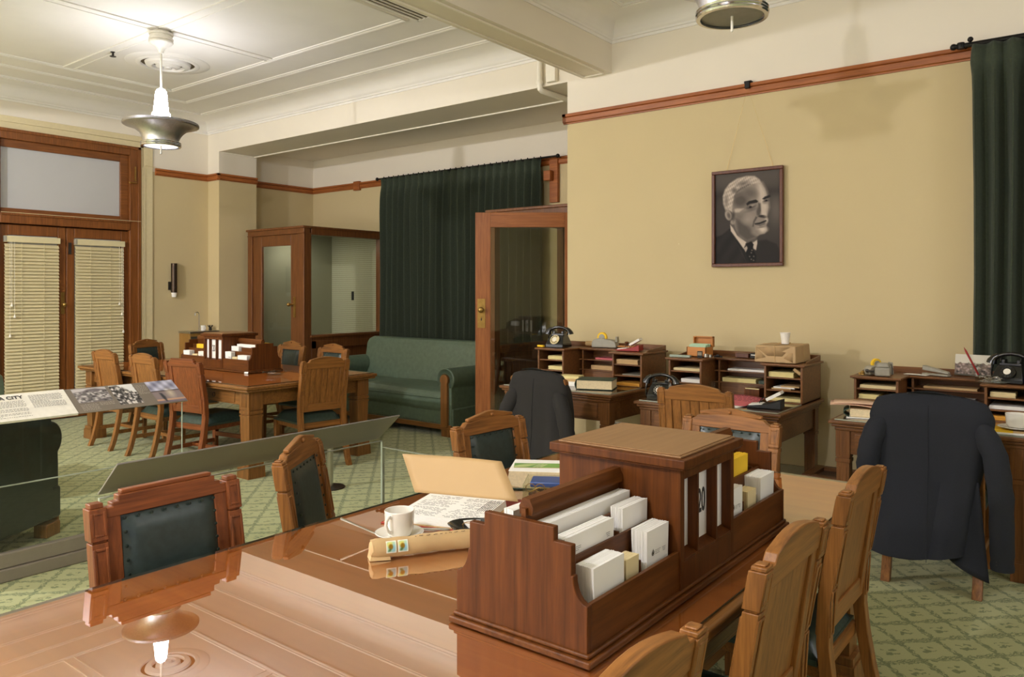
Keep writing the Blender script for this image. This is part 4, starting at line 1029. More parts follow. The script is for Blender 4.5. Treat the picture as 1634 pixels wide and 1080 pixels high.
# thick open book with a green leaflet, clear box with blue lid
t = thing('thick_book', 'thick cream-paged book lying open behind the red one', 'book', (-1.856, 2.35, TZ), radians(30))
MB().box(-.004, .30, -.004, .25, .0005, .005).build('cover', BOOKG, t, bevel=.001)
m = MB()
for i in range(14): o_ = .0018*i; m.box(o_*.5, .29, o_*.3, .245-o_, .005+.0044*i, .0092+.0044*i)
m.build('pages', PAGE, t)
MB().box(.008, .288, .012, .222, .0665, .0672).build('top_page', PAPER, t)
t = thing('green_leaflet', 'green and cream folded leaflet lying on the thick open book', 'leaflet', (-1.80, 2.51, TZ+.069), radians(34))
def leaf_img():
    X, Y = np.meshgrid(np.linspace(0,1,60), np.linspace(0,1,24)); C = np.zeros((24,60,3))+np.array([.50,.66,.34])
    def lay(mk, c):
        nonlocal C; C = C*(1-mk[...,None])+np.array(c)*mk[...,None]
    lay(((X < .48)).astype(float)*.7, (.36,.52,.28))
    for a in (.08,.17,.26): lay(ell(X,Y,a,.6,.035,.35,.05,20), (.86,.86,.62))
    for a in (.34,.40,.46): lay(poly_mask(X*2,Y,[(a*2,.9),(a*2+.06,.9),(a*2+.3,.2),(a*2+.24,.2)],.03), (.86,.86,.66))
    lay((abs(X-.5) < .008).astype(float), (.9,.9,.8))
    return C
paint_mesh('leaflet_face', leaf_img(), .22, .075, PRINT, t, (0,0,.001), (-pi/2,0,0))
MB().box(-.11,.11,-.0375,.0375,-.0005,.0005).build('leaflet_back', YELP, t)
t = thing('clear_box', 'clear plastic box with a blue lid holding small brass trinkets', 'box', (-1.645, 2.36, TZ), radians(30))
m = MB(); a, b_, h = .10, .085, .062
m.box(-a,a,-b_,b_,.001,.004); m.box(-a,-a+.003,-b_,b_,.004,h); m.box(a-.003,a,-b_,b_,.004,h); m.box(-a,a,-b_,-b_+.003,.004,h); m.box(-a,a,b_-.003,b_,.004,h)
m.build('box_walls', THICK, t); MB().box(-a+.02,a,-b_+.06,b_-.01,.040,.060).build('blue_lid', BLUEP, t, bevel=.004)
m = MB()
for k in range(26): m.ball((RND.uniform(-.08,.08), RND.uniform(-.07,.03), RND.uniform(.010,.026)), RND.uniform(.005,.010), 6)
m.build('beads', flat('dark_beads', srgb(84,60,52), .3, .3, var=.5, scale=80), t)
m = MB()
for s in (0,1): m.tube([(-.075+.018*cos(a_)+.035*s, -.05, .045+.015*sin(a_)) for a_ in [2*pi*k/12 for k in range(12)]], .0016, 5, closed=True)
m.tube([(-.08,-.05,.03),(-.04,-.06,.05),(.02,-.05,.04)], .002, 5); m.build('brass_trinket', BRASS, t)

# ashtray on the far table
def ashtray(label, x, y, z, r, rz=0, name='ashtray'):
    t = thing(name, label, 'ashtray', (x, y, z), rz)
    m = MB(); n = 32
    prof = [(.0,.006),(.62,.006),(.70,.016),(.86,.30*0+.030),(1.0,.034),(1.0,.028),(.80,.008),(.66,.0),(0,0)]
    m.lathe([(a*r, b) for a, b in prof], n=8)
    for k in range(4): a = pi/2*k+pi/4; m.ball((r*.93*cos(a), r*.93*sin(a), .031), .012, 8)
    m.build('glass_bowl', THICK, t, smooth=False); return t
ashtray('chunky clear glass ashtray beside the far card sorter', -6.03, 4.235, TZ, .105, .2)

# ------------------------------------------------------------ desks and hutches
def desk(label, x, dz, cx=True):
    """x = left front corner; front at y 4.80"""
    t = thing('wall_desk', label, 'desk', (x, 4.80, 0)); w, d, T = 1.03, .925, .765+dz
    m = MB(); m.box(0, w, 0, d, T-.022, T-.001); m.box(.015, w-.015, .015, d-.015, T-.040, T-.022); m.box(.03, w-.03, .03, d-.02, T-.062, T-.040)
    m.build('desktop', W['desk'], t, bevel=.006, seg=3)
    g = MB(); g.box(.03, w-.03, .03, d-.43, T+.0005, T+.0055); g.build('glass_sheet', TGLASS, t, smooth=False)
    g = MB(); g.box(.03, w-.03, .0285, .0295, T, T+.006); g.box(w-.0295, w-.0285, .03, d-.43, T, T+.006); g.build('glass_edge', GEDGE, t, smooth=False)
    m = MB(); m.box(.045, w-.045, .045, .075, T-.20, T-.06); m.box(.045, .075, .045, d-.03, T-.20, T-.06); m.box(w-.075, w-.045, .045, d-.03, T-.20, T-.06); m.box(.045, w-.045, d-.06, d-.03, T-.20, T-.06)
    m.build('apron', W['desk'], t, bevel=.003)
    dm = MB(); dm.box(.14, w-.14, .036, .05, T-.185, T-.075); dd = dm.build('drawer', W['desk'], t, bevel=.005)
    k = MB(); k.ball((w/2, .024, T-.13), .014, 10); k.build('knob', DSTEEL, dd)
    for lx in (.035, w-.115):
        for ly in (.035, d-.105):
            m = MB(); c0, c1 = lx+.04, ly+.04
            def blk(h, z0, z1): m.box(c0-h, c0+h, c1-h, c1+h, z0, z1)
            blk(.040, T-.22, T-.06); blk(.036, T-.228, T-.22); blk(.041, T-.25, T-.228); blk(.036, .11, T-.25); blk(.040, .0, .10); blk(.037,.10,.11)
            for s in (-.018, .018): m.box(c0+s-.002, c0+s+.002, c1-.042, c1-.040, T-.21, T-.07); m.box(c0+s-.002, c0+s+.002, c1-.039, c1-.036, .15, T-.28)
            m.build('leg', W['deskz'], t, bevel=.004)
    return t
def hutch(label, x, H, dz, rows):
    """U-shaped pigeonhole unit, wings forward; x = left side"""
    z = .766+dz; t = thing('pigeonhole_unit', label, 'pigeonholes', (x, 5.295, z)); w, D, wb, cb = .985, .41, .262, .235
    h = H-z
    m = MB()
    def case(x0, x1, y0):
        m.box(x0, x0+.014, y0, D, 0, h-.016); m.box(x1-.014, x1, y0, D, 0, h-.016); m.box(x0, x1, y0, D, 0, .010)
        for k in range(1, rows): zz = (h-.016)*k/rows; m.box(x0+.014, x1-.014, y0+.008, D-.01, zz-.005, zz+.005)
    case(0, wb, 0); case(w-wb, w, 0)
    m.box(wb, w-wb, D-.012, D, 0, h); m.box(0, w, D-.01, D, 0, h)
    zz = (h-.016)
    for k in range(1, rows): m.box(wb, w-wb, cb, D-.01, zz*k/rows-.005, zz*k/rows+.005)
    m.box(wb+.03, wb+.044, cb, D, 0, h-.016)
    if rows == 3: m.box(wb+.044, w-wb, cb+.02, cb+.032, .0, zz/3-.005)
    m.build('shelf_case', W['desk'], t, bevel=.0015)
    m = MB()
    m.prism([(-.02,-.02),(wb+.02,-.02),(wb+.02,cb-.02),(w-wb-.02,cb-.02),(w-wb-.02,-.02),(w+.02,-.02),(w+.02,D),(-.02,D)], 'z', h-.016, h-.002)
    m.prism([(-.008,-.008),(wb+.008,-.008),(wb+.008,cb-.008),(w-wb-.008,cb-.008),(w-wb-.008,-.008),(w+.008,-.008),(w+.008,D),(-.008,D)], 'z', h-.022, h-.016)
    m.build('top_board', W['desk'], t, bevel=.004)
    m = MB(); m.box(0, w, D-.012, D, h-.002, h+.038); m.hexa([(0,.13,h-.002),(.012,.13,h-.002),(.012,D,h-.002),(0,D,h-.002),(0,.17,h+.012),(.012,.17,h+.012),(.012,D,h+.036),(0,D,h+.036)]); m.hexa([(w-.012,.08,h-.002),(w,.08,h-.002),(w,D,h-.002),(w-.012,D,h-.002),(w-.012,.12,h+.014),(w,.12,h+.014),(w,D,h+.036),(w-.012,D,h+.036)])
    m.build('gallery_rail', W['desk'], t, bevel=.003)
    return t, (x, 5.295, z, w, D, wb, cb, h, rows)
DX = [-3.862, -2.652, -1.342]; DZ = [.02, 0, 0]
desk('wall desk with the thick green book, left of the portrait', DX[0], DZ[0]); desk('wall desk below the portrait with the pink sheet and desk diary', DX[1], DZ[1]); desk('wall desk by the velvet curtain behind the navy jacket', DX[2], DZ[2])
_, U1 = hutch('pigeonhole unit holding a telephone, tape dispenser and red desk diary on top', DX[0]+.024, 1.058, DZ[0], 3)
_, U2 = hutch('pigeonhole unit holding the brown paper parcel on top', DX[1]+.024, 1.038, DZ[1], 3)
_, U3 = hutch('lower pigeonhole unit in front of the velvet curtain', DX[2]+.024, .990, DZ[2], 3)
# low stand between desks
t = thing('low_stand', 'low wooden stand with sunken dark top between two desks', 'stand', (-1.652, 5.30, 0))
m = MB(); w, d = .34, .35
m.box(0,.06,0,d,.265,.305); m.box(w-.06,w,0,d,.265,.305); m.box(.06,w-.06,0,.05,.265,.305); m.box(.06,w-.06,d-.05,d,.265,.305); m.build('rim', W['desk'], t, bevel=.004)
MB().box(.06,w-.06,.05,d-.05,.268,.280).build('sunken_top', flat('dark_board', srgb(72,50,40), .5, var=.1), t)
for a in (.0,w-.05):
    for b_ in (0,d-.05): MB().box(a,a+.05,b_,b_+.05,0,.265).build('leg', W['deskz'], t, bevel=.003)

# paper in the pigeonholes
def sheaf(label, U, wing, row, mat, x0, x1, th, y0=.03, y1=.30, rz=0, cat='paper', name='paper_stack', group='papers in the pigeonholes', tilt=0):
    x, y, z, w, D, wb, cb, h, rows = U
    bx0 = {'l': .014, 'c': wb+.044, 'r': w-wb+.014}[wing]; bw = {'l': wb-.028, 'c': w-2*wb-.046, 'r': wb-.028}[wing]; yb = cb if wing == 'c' else 0
    if wing == 'c': y0, y1 = y0*.6, min(y1, D-cb-.02)
    zz = z+(h-.016)*row/rows+(.0055 if row else .0105); n = max(2, min(8, int(th/.004))); m = MB(); cx = bx0+bw*(x0+x1)/2; hw = bw*(x1-x0)/2; hd = (y1-y0)/2
    for i in range(n):
        dx, dy = RND.uniform(-.003,.003), RND.uniform(-.003,.003); m.box(-hw+dx+.003, hw+dx-.003, -hd+dy, hd+dy, th*i/n, th*(i+.9)/n)
    o = m.build(name, mat, None, (x+cx, y+yb+y0+hd, zz), rz, smooth=False, rot=(0, tilt, rz)); tag(o, label, cat, group); return o
E1 = 'envelopes and paper in the telephone and tape dispenser unit'; E2 = 'envelopes and paper in the parcel unit'; E3 = 'envelopes and paper in the curtain-side unit'
sheaf('cream sheets in the top left slot under the telephone', U1, 'l', 2, YELP, .3, .98, .030, group=E1)
sheaf('cream sheets in the left slot below the top one, under the telephone', U1, 'l', 1, YELP, .3, .98, .030, group=E1)
sheaf('cream envelopes in the bottom left slot behind the black jacket', U1, 'l', 0, CREAMC, .1, .95, .022, group=E1)
sheaf('pink folder in the top middle slot under the tape dispenser', U1, 'c', 2, PINK, .25, .98, .014, group=E1)
sheaf('buff envelopes in the middle slot below the pink folder', U1, 'c', 1, KRAFT, .15, .98, .034, group=E1)
sheaf('buff paper block in the top right slot under the red diary', U1, 'r', 2, KRAFT, .02, .85, .036, group=E1)
sheaf('clear folder in the right-hand slot under the buff block', U1, 'r', 1, GREYM, .25, .98, .006, group=E1)
sheaf('orange envelope in the bottom right slot behind the green book', U1, 'r', 0, ORG, .1, .98, .022, y0=.0, group=E1)
sheaf('cream paper in the top left slot of the parcel unit', U2, 'l', 2, CREAMC, .05, .98, .020, group=E2)
sheaf('white paper in the left slot behind the desk telephone', U2, 'l', 1, PAPER, .3, .98, .026, group=E2)
sheaf('white sheets in the top middle slot of the parcel unit', U2, 'c', 2, PAPER, .12, .98, .014, group=E2)
sheaf('yellow notepad in the middle slot of the parcel unit', U2, 'c', 1, YELP, .02, .65, .030, group=E2)
sheaf('small dark notebook beside the yellow notepad in the middle slot', U2, 'c', 1, BOOKG, .68, .86, .024, group=E2, name='notebook', cat='book')
sheaf('yellow notepad in the top right slot under the parcel', U2, 'r', 2, YELP, .03, .78, .034, group=E2)
sheaf('tilted pinkish book leaning in the top right slot under the parcel', U2, 'r', 2, KRAFT, .72, .99, .020, y0=.02, y1=.20, group=E2, name='small_book', cat='book', tilt=radians(36)).location.z += .036
for k, (a, b_, r_) in enumerate(((.04,.7,3),(.15,.88,-3),(.3,.93,4))):
    sheaf('loose envelopes piled in the right slot above the desk diary', U2, 'r', 1, [KRAFT, PAPER, KRAFT][k], a+.04, b_-.04, .008, group='loose envelopes in the parcel unit', name='envelope', cat='envelope', rz=radians(r_)).location.z += .009*k
sheaf('yellow paper in the bottom right slot behind the desk diary', U2, 'r', 0, YELP, .02, .98, .022, group=E2)
sheaf('cream envelopes in the top left slot of the curtain-side unit', U3, 'l', 2, CREAMC, .05, .98, .020, group=E3)
sheaf('cream stack in the left slot under the top envelopes, curtain side', U3, 'l', 1, YELP, .02, .55, .028, group=E3)
sheaf('orange-yellow envelope beside the cream stack, curtain side', U3, 'l', 1, YELP, .5, .98, .016, group=E3, name='envelope', cat='envelope')
sheaf('brown folder in the top middle slot of the curtain-side unit', U3, 'c', 2, KRAFT, .12, .85, .014, group=E3)
sheaf('white card standing out of the middle slot above the navy jacket', U3, 'c', 1, PAPER, .45, .8, .010, y0=-.03, group=E3)
sheaf('small cream block in the top slot under the glass dish', U3, 'r', 2, CREAMC, .04, .6, .030, y1=.16, group=E3)
sheaf('white papers in the slot under the small cream block', U3, 'r', 1, PAPER, .02, .98, .020, group=E3)
sheaf('orange envelope in the bottom slot beside the big white cup', U3, 'r', 0, ORG, .02, .6, .024, group=E3)

# ------------------------------------------------------------ telephones
def phone(label, x, y, z, rz, style, cord=True):
    t = thing('rotary_telephone', label, 'telephone', (x, y, z), rz)      # dial faces -Y
    m = MB(); a = .082
    m.box(-a, a, -.09, .075, .0, .028); m.hexa([(-a,-.09,.028),(a,-.09,.028),(a,.075,.028),(-a,.075,.028),(-.062,-.045,.098),(.062,-.045,.098),(.058,.035,.118),(-.058,.035,.118)])
    m.box(-.058,.058,-.03,.035,.095,.115)
    for s in (-1,1): m.box(s*.050, s*.030, -.02, .03, .11, .135); m.box(s*.056, s*.048, -.026, .034, .12, .145)
    m.build('telephone_body', BLACK, t, bevel=.008, seg=3)
    m = MB(); n = 18
    P = [(-.095+.19*i/n, .0+0, .148+.018*sin(pi*i/n)) for i in range(n+1)]
    m.tube([(-.075,.004,.150),(-.04,.004,.164),(0,.004,.169),(.04,.004,.164),(.075,.004,.150)], .0125, 10)
    for s in (-1,1):
        m.tube([(s*.070,.004,.156),(s*.092,.002,.142),(s*.104,.0,.122),(s*.107,-.0,.108)], [.016,.020,.027,.030], 12)
    m.build('handset', BLACK, t)
    c = Vector((0, -.070, .062)); nrm = Vector((0,-.86,.51)); up = Vector((0,.51,.86))
    M = Matrix((( 1,0,0,0),(0,up.y,nrm.y,0),(0,up.z,nrm.z,0),(0,0,0,1)))
    M.translation = c+nrm*.007
    m = MB(); m.M = M; m.lathe([(0,-.002),(.040,-.002),(.043,.002),(.040,.006),(0,.006)], n=32)
    dl = m.build('dial', [CREAMC, GREYM, BLACK][style] if style != 1 else BLACK, t)
    m = MB(); m.M = M
    for k in range(10):
        an = radians(60+k*28); m.lathe([(0,.0063),(.0052,.0063),(.0052,.0075),(0,.0075)], (.030*cos(an), .030*sin(an), 0), 10)
    m.build('finger_holes', BLACKM if style != 1 else GREYM, dl)
    m = MB(); m.M = M; m.lathe([(0,.006),(.019,.006),(.019,.0085),(0,.0085)], n=20); m.build('number_label', WHITEP, dl)
    if cord:
        m = MB(); pts = []
        for k in range(80): q = k/79; pts.append((-.104-.006*sin(pi*q)+.006*cos(k*1.25), .01+.006*sin(k*1.25), .10-.095*q))
        m.tube(pts, .0022, 5); m.build('coiled_cord', BLACK, t)
    return t
phone('black rotary telephone on the unit beside the grey tape dispenser', -3.705, 5.42, 1.060, radians(6), 0)
phone('black rotary telephone standing on the desk behind the slat-backed chair', -2.545, 5.01, .768, radians(14), 1)
phone('black rotary telephone by the velvet curtain, cut by the picture edge', -.47, 5.43, .992, radians(-12), 2)
def tape(label, x, y, z, rz, sc=1):
    t = thing('tape_dispenser', label, 'tape dispenser', (x, y, z), rz); t.scale = (sc,sc,sc)
    m = MB(); m.prism([(-.10,0),(.10,0),(.098,.02),(.088,.045),(.06,.058),(.02,.062),(-.02,.072),(-.06,.066),(-.088,.055),(-.10,.035)], 'y', -.035, .035); m.prism([(.085,.04),(.105,.04),(.100,.085),(.088,.085)], 'y', -.022, .022)
    m.build('dispenser_body', GREYM, t, bevel=.008, seg=3)
    m = MB(); m.M = Matrix.Translation((-.025,0,.075)) @ Matrix.Rotation(pi/2, 4, 'X')
    m.lathe([(.022,-.012),(.036,-.012),(.038,-.010),(.038,.010),(.036,.012),(.022,.012)], n=28, cap=False); m.build('tape_roll', YEL, t)
    m = MB(); m.M = Matrix.Translation((-.025,0,.075)) @ Matrix.Rotation(pi/2, 4, 'X'); m.lathe([(0,-.015),(.024,-.015),(.024,.015),(0,.015)], n=20); m.build('hub', GREYM, t)
    return t
tape('grey tape dispenser on the unit between the telephone and the wooden stamp', -3.37, 5.62, 1.060, radians(8), 1.12)
t = tape('grey tape dispenser with yellow roll on the curtain-side unit', -1.20, 5.44, .992, radians(50), .9)
def diary(label, x, y, z, rz, mat, sc=1):
    t = thing('desk_diary', label, 'desk diary', (x, y, z), rz); t.scale = (sc,sc,sc)
    m = MB(); m.prism([(-.09,0),(.10,0),(.10,.050),(.02,.022),(-.09,.010)], 'y', -.062, .062); m.build('stand', mat, t, bevel=.003)
    m = MB(); m.box(-.082,-.006,-.045,.045,.014,.024); pg = m.build('pages', PAPER, t); pg.rotation_euler = (0, radians(-6), 0)
    m = MB(); m.hexa([(.020,-.045,.040),(.100,-.045,.085),(.100,.045,.085),(.020,.045,.040),(.012,-.045,.055),(.092,-.045,.100),(.092,.045,.100),(.012,.045,.055)]); m.build('turned_pages', PAPER, t)
    m = MB()
    for s in (-.022,.022):
        MB().tube([(-.004+.020*cos(a_), s, .024+.032*sin(a_)) for a_ in [pi*k/8 for k in range(9)]], .0022, 6).build('ring', IRON, t)
    m = MB()
    for j in range(3): m.box(.045+.015*j, .050+.015*j, -.025, .025, .0, .0004)
    return t
diary('red desk diary with white flip pages on the telephone unit', -3.04, 5.43, 1.060, radians(12), REDP, 1.0)
diary('dark desk diary with white flip pages on the desk beside the pink sheet', -1.80, 5.02, .772, radians(8), BLACKM, 1.12)
# wooden rocker blotter with knob
t = thing('blotter', 'wooden rocker blotter with a turned knob behind the red diary', 'blotter', (-3.155, 5.60, 1.060), radians(5))
m = MB(); m.box(-.07,.07,-.03,.03,.014,.022); m.grid(lambda u, v: (-.07+.14*u, -.03+.06*v, .014-.013*sin(pi*u)), 10, 2); m.build('base', W['box'], t, bevel=.001)
m = MB(); m.lathe([(.010,.022),(.007,.03),(.010,.042),(.018,.048),(.018,.054),(.008,.058),(0,.058)], n=16); m.build('knob', W['sort'], t)
m = MB(); m.box(-.035,.035,-.012,.012,0,.016); tag(m.build('eraser', YEL, None, (-3.83, 5.33, 1.0605), radians(-10), bevel=.003), 'small yellow eraser in front of the telephone on its unit', 'eraser')
m = MB(); m.tube([(-.06,0,0),(.06,0,0)], .022, 14); tag(m.build('rolled_paper', KRAFT, None, (-3.52, 5.655, 1.0825), 0), 'small buff roll behind the telephone and tape dispenser', 'roll')
# thick green book
t = thing('green_book', 'thick dark green book lying on the left wall desk', 'book', (-3.10, 5.06, .793), radians(20))
m = MB(); m.box(-.15,.13,-.11,.11,0,.004); m.box(-.15,.13,-.11,.11,.068,.072)
m.build('cover', BOOKG, t, bevel=.001)
m = MB(); m.grid(lambda u, v: (-.145-.012*sin(pi*v), -.11+.22*u, .002+.068*v), 1, 8); m.build('spine', BOOKG, t, solid=.003)
MB().box(-.143,.125,-.105,.105,.004,.068).build('pages', PAGE, t)
t = thing('paper_pile', 'pile of cream pads and papers beside the thick green book', 'papers', (-3.40, 5.13, .791), radians(12))
m = MB(); m.box(-.11,.11,-.09,.09,0,.012); m.box(-.10,.09,-.08,.08,.012,.032); m.build('lower_papers', PAPER, t); m = MB(); m.box(-.09,.08,-.06,.07,.032,.052); m.build('buff_pad', KRAFT, t); m = MB(); m.box(-.08,.09,-.05,.07,.052,.074); m.build('cream_pad', YELP, t)
# card box
t = thing('card_index_box', 'open wooden card box with pale green cards on the parcel unit', 'box', (-2.47, 5.50, 1.040), 0)
m = MB(); w, d, h = .078, .065, .072
m.box(-w,w,-d,-d+.007,0,h); m.box(-w,w,d-.007,d,0,h); m.box(-w,-w+.007,-d,d,0,h); m.box(w-.007,w,-d,d,0,h); m.box(-w,w,-d,d,0,.006); m.build('box_body', W['box'], t, bevel=.001)
m = MB(); m.box(-w,w,d+.02,d+.028,h-.005,h+.075); m.box(-w,-w+.007,d-.012,d+.028,h-.005,h+.075); m.box(w-.007,w,d-.012,d+.028,h-.005,h+.075); m.box(-w,w,d-.012,d+.028,h+.068,h+.075); m.build('lid', W['box'], t, bevel=.001)
m = MB()
for k in range(16): m.box(-w+.012, w-.012-RND.uniform(0,.006), -d+.02+.0062*k, -d+.0235+.0062*k, .006, h+.012+RND.uniform(0,.010))
m.build('index_cards', flat('mint_card', srgb(176, 206, 176), .8), t, smooth=False)
t = thing('letter_punch', 'small black and steel hole punch in front of the wooden card box', 'hole punch', (-2.40, 5.345, 1.040), radians(20))
m = MB(); m.box(-.018,.018,-.015,.02,0,.05); m.build('punch_block', BLACKM, t, bevel=.003); m = MB(); m.box(-.014,.014,-.017,-.014,.02,.045); m.lathe([(0,-.012),(.018,-.012),(.018,.012),(0,.012)], (.045,0,.02), 12); m.lathe([(0,-.01),(.013,-.01),(.013,.01),(0,.01)], (.075,.01,.016), 12); m.build('punch_wheels', STEEL, t)
m = MB(); m.box(-.085,.075,-.02,.02,0,.016); tag(m.build('staple_box', flat('pale_green_box', srgb(150,164,150), .5), None, (-2.545, 5.335, 1.0405), radians(4), bevel=.002), 'pale green flat box left of the small punch on the parcel unit', 'box')
t = thing('cassette_box', 'two small dark index boxes lying behind the parcel unit top edge', 'boxes', (-2.10, 5.60, 1.040), 0)
m = MB(); m.box(-.12,-.02,-.03,.03,0,.032); m.build('brown_box', W['frame'], t, bevel=.002); m = MB(); m.box(-.008,.13,-.03,.03,0,.036); m.build('black_box', BLACKM, t, bevel=.002); m = MB(); m.box(.0,.12,-.0315,-.0302,.020,.026); m.build('title_strip', PAPER, t)
m = MB(); m.ball((0,0,.012), .014, 8, (1.2,1,.8)); m.tube([(-.03,0,.006),(.03,.01,.006)], .006, 6); tag(m.build('staple_remover', BLACKM, None, (-2.31, 5.46, 1.0405)), 'tiny black clip behind the hole punch on the parcel unit', 'clip')
# parcel with string, foam cup
t = thing('paper_parcel', 'brown paper parcel tied with string on the pigeonhole unit', 'parcel', (-1.832, 5.465, 1.040), 0)
px_, py_, pz_ = .1435, .165, .120
m = MB(); m.hexa([(-px_,-py_,0),(px_,-py_,0),(px_,py_,0),(-px_,py_,0),(-px_+.008,-py_+.006,pz_-.004),(px_-.004,-py_+.002,pz_-.002),(px_-.01,py_-.004,pz_),(-px_+.004,py_-.004,pz_-.002)]); m.build('wrapping', KRAFTP, t, bevel=.006)
m = MB(); yy = -py_-.0008+.002; e = .003
def flap(P): m.add([(x, yy-.001+.045*z*0+(z/pz_)*.003, z) for x, z in P], [tuple(range(len(P)))])
flap([(-px_+.01,.105),(px_-.03,.110),(.05,.045),(-.05,.045)]); flap([(-px_+.012,.02),(-px_+.012,.10),(-.06,.035)]); flap([(px_-.02,.005),(px_-.02,.09),(.06,.035)])
m.build('folded_flap', flat('parcel_fold', srgb(170,140,98), .75, var=.08), t, solid=.0014)
m = MB(); S = .0022; X, Yq, Zq = px_+.001, py_+.002, pz_+.002
m.tube([(.0,-Yq,0),(.0,-Yq,Zq-.001),(.0,Yq,Zq),(0,Yq,0)], S, 5); m.tube([(-X,.0,0),(-X+.004,0,Zq-.002),(X-.004,.0,Zq),(X,0,0)], S, 5); m.tube([(0,0,Zq+.003),(-.02,-.01,Zq+.008),(-.035,0,Zq+.004)], S, 5); m.build('string', KRAFT, t)
t = thing('foam_cup', 'small white foam cup standing on the brown paper parcel', 'cup', (-1.81, 5.45, 1.163))
m = MB(); m.lathe([(0,.004),(.0235,.004),(.034,.074),(.037,.076),(.037,.079),(.033,.079),(.0245,.0),(0,0)][::-1], n=24); m.build('cup_wall', FOAM, t)
# pink sheet, tumbler, wooden block on desk 2
t = thing('pink_sheet', 'pink printed sheet lying on papers beside the desk diary', 'sheet', (-2.04, 5.10, .774), radians(-6))
m = MB(); m.grid(lambda u, v: (-.15+.30*u, -.15+.30*v, .004+.012*sin(pi*u)*v+.02*v*v), 8, 8); m.build('pink_page', PINK, t, solid=.0008)
m = MB()
for j in range(5):
    x = -.13
    while x < .12: w = RND.uniform(.01,.04); m.add([(x,.12-.03*j,.0),(x+w,.12-.03*j,0),(x+w,.129-.03*j,0),(x,.129-.03*j,0)], [(0,1,2,3)]); x += w+.008
m.v = [(x, y, .0052+.012*sin(pi*(x+.15)/.3)*((y+.15)/.3)+.02*((y+.15)/.3)**2) for x, y, z in m.v]
m.build('printed_words', flat('dark_pink_ink', srgb(96,36,52), .8), t, smooth=False)
MB().box(-.12,.03,-.13,-.05,.0095,.0105).build('printed_photo_block', flat('grey_print', srgb(120,116,100), .7, var=.5, scale=60), t)
t = thing('newspaper', 'cream newspaper under the pink sheet', 'newspaper', (-2.04, 5.03, .7715), radians(-10)); MB().box(-.15,.13,-.12,.12,0,.003).build('sheets', PAPER, t)
t = thing('water_glass', 'clear drinking glass behind the slat-backed chair', 'glass', (-2.320, 5.40, .768)); m = MB(); m.lathe([(0,0),(.028,0),(.034,.10),(.031,.10),(.026,.006),(0,.006)], n=20); m.build('tumbler_glass', CLEAR, t)
t = thing('wooden_block', 'small wooden box at the inner corner of the parcel unit', 'box', (-2.02, 5.42, .768)); m = MB(); m.box(-.055,.055,-.05,.05,0,.075); m.build('box_body', W['sort'], t, bevel=.004); m = MB(); m.box(-.045,.055,-.055,-.05,.07,.076); m.build('label_strip', CREAMC, t)
# desk 3: things on top
t = thing('metal_sharpener', 'grey metal pencil sharpener beside the yellow tape roll', 'sharpener', (-1.155, 5.335, .992), radians(10))
m = MB(); m.box(-.045,.045,-.03,.03,0,.055); m.hexa([(-.04,-.025,.055),(.04,-.025,.055),(.04,.025,.055),(-.04,.025,.055),(-.03,-.015,.085),(.03,-.015,.085),(.03,.015,.085),(-.03,.015,.085)]); m.build('sharpener_body', GREYM, t, bevel=.010, seg=3)
m = MB(); m.tube([(-.05,-.02,.03),(-.07,-.02,.03),(-.085,-.01,.03)], .008, 8); m.ball((-.09,-.01,.03), .013, 8); m.tube([(.048,.0,.08),(.055,.0,.05),(.055,-.01,.01)], .003, 6); m.build('crank', DSTEEL, t)
m = MB()
for k in range(7): m.ball((RND.uniform(-.025,.025), RND.uniform(-.02,.02), .006), .007, 6)
m.ball((0,0,.014), .014, 8); tag(m.build('brass_drawing_pins', BRASS, None, (-1.275, 5.335, .992)), 'little heap of brass pins on the corner of the curtain-side unit', 'pins')
t = thing('staple_machine', 'grey desk stapler lying beside the postcard', 'stapler', (-.885, 5.57, .992), radians(-22))
m = MB(); m.box(-.09,.08,-.022,.022,0,.012); m.build('stapler_base', GREYM, t, bevel=.004); m = MB(); m.hexa([(-.09,-.02,.03),(.08,-.018,.014),(.08,.018,.014),(-.09,.02,.03),(-.088,-.018,.062),(.075,-.016,.030),(.075,.016,.030),(-.088,.018,.062)]); m.build('stapler_arm', GREYM, t, bevel=.006)
m = MB(); m.box(-.07,.07,-.03,.03,0,.002); tag(m.build('loose_slip', PAPER, None, (-1.00, 5.555, .9925), radians(-10)), 'white paper slip in front of the stapler', 'slip')
def card_img():
    X, Y = np.meshgrid(np.linspace(0,1,70), np.linspace(0,1,50)); rs = np.random.RandomState(5)
    C = np.zeros((50,70,3))+np.array([.80,.78,.72])
    def lay(mk, c):
        nonlocal C; C = C*(1-mk[...,None])+np.array(c)*mk[...,None]
    lay((Y > .42+.05*np.sin(X*30)*(np.sin(X*17) > 0)).astype(float), (.46,.40,.36))
    for k in range(90): lay(ell(X,Y,rs.rand(),.45+.5*rs.rand(),.03,.04,.02), rs.choice([.2,.35,.6,.7])*np.array([1,.88,.84]))
    lay((Y > .93).astype(float), (.3,.28,.24)); return C
t = thing('postcard', 'photo postcard of a crowd standing behind the pen glass', 'postcard', (-.70, 5.665, 1.062), radians(-6))
o = paint_mesh('picture_side', card_img(), .20, .135, PRINT, t, (0,-.0012,0), (radians(-12),0,0)); MB().box(-.10,.10,0,.0006,-.0675,.0675).build('card_back', PAPER, t, rot=(radians(-12),0,0))
t = thing('pen_glass', 'glass tumbler holding a red pen, in front of the postcard', 'glass', (-.675, 5.575, .992)); m = MB(); m.lathe([(0,0),(.030,0),(.036,.095),(.033,.095),(.028,.012),(0,.012)], n=20); m.build('tumbler_glass', CLEAR, t)
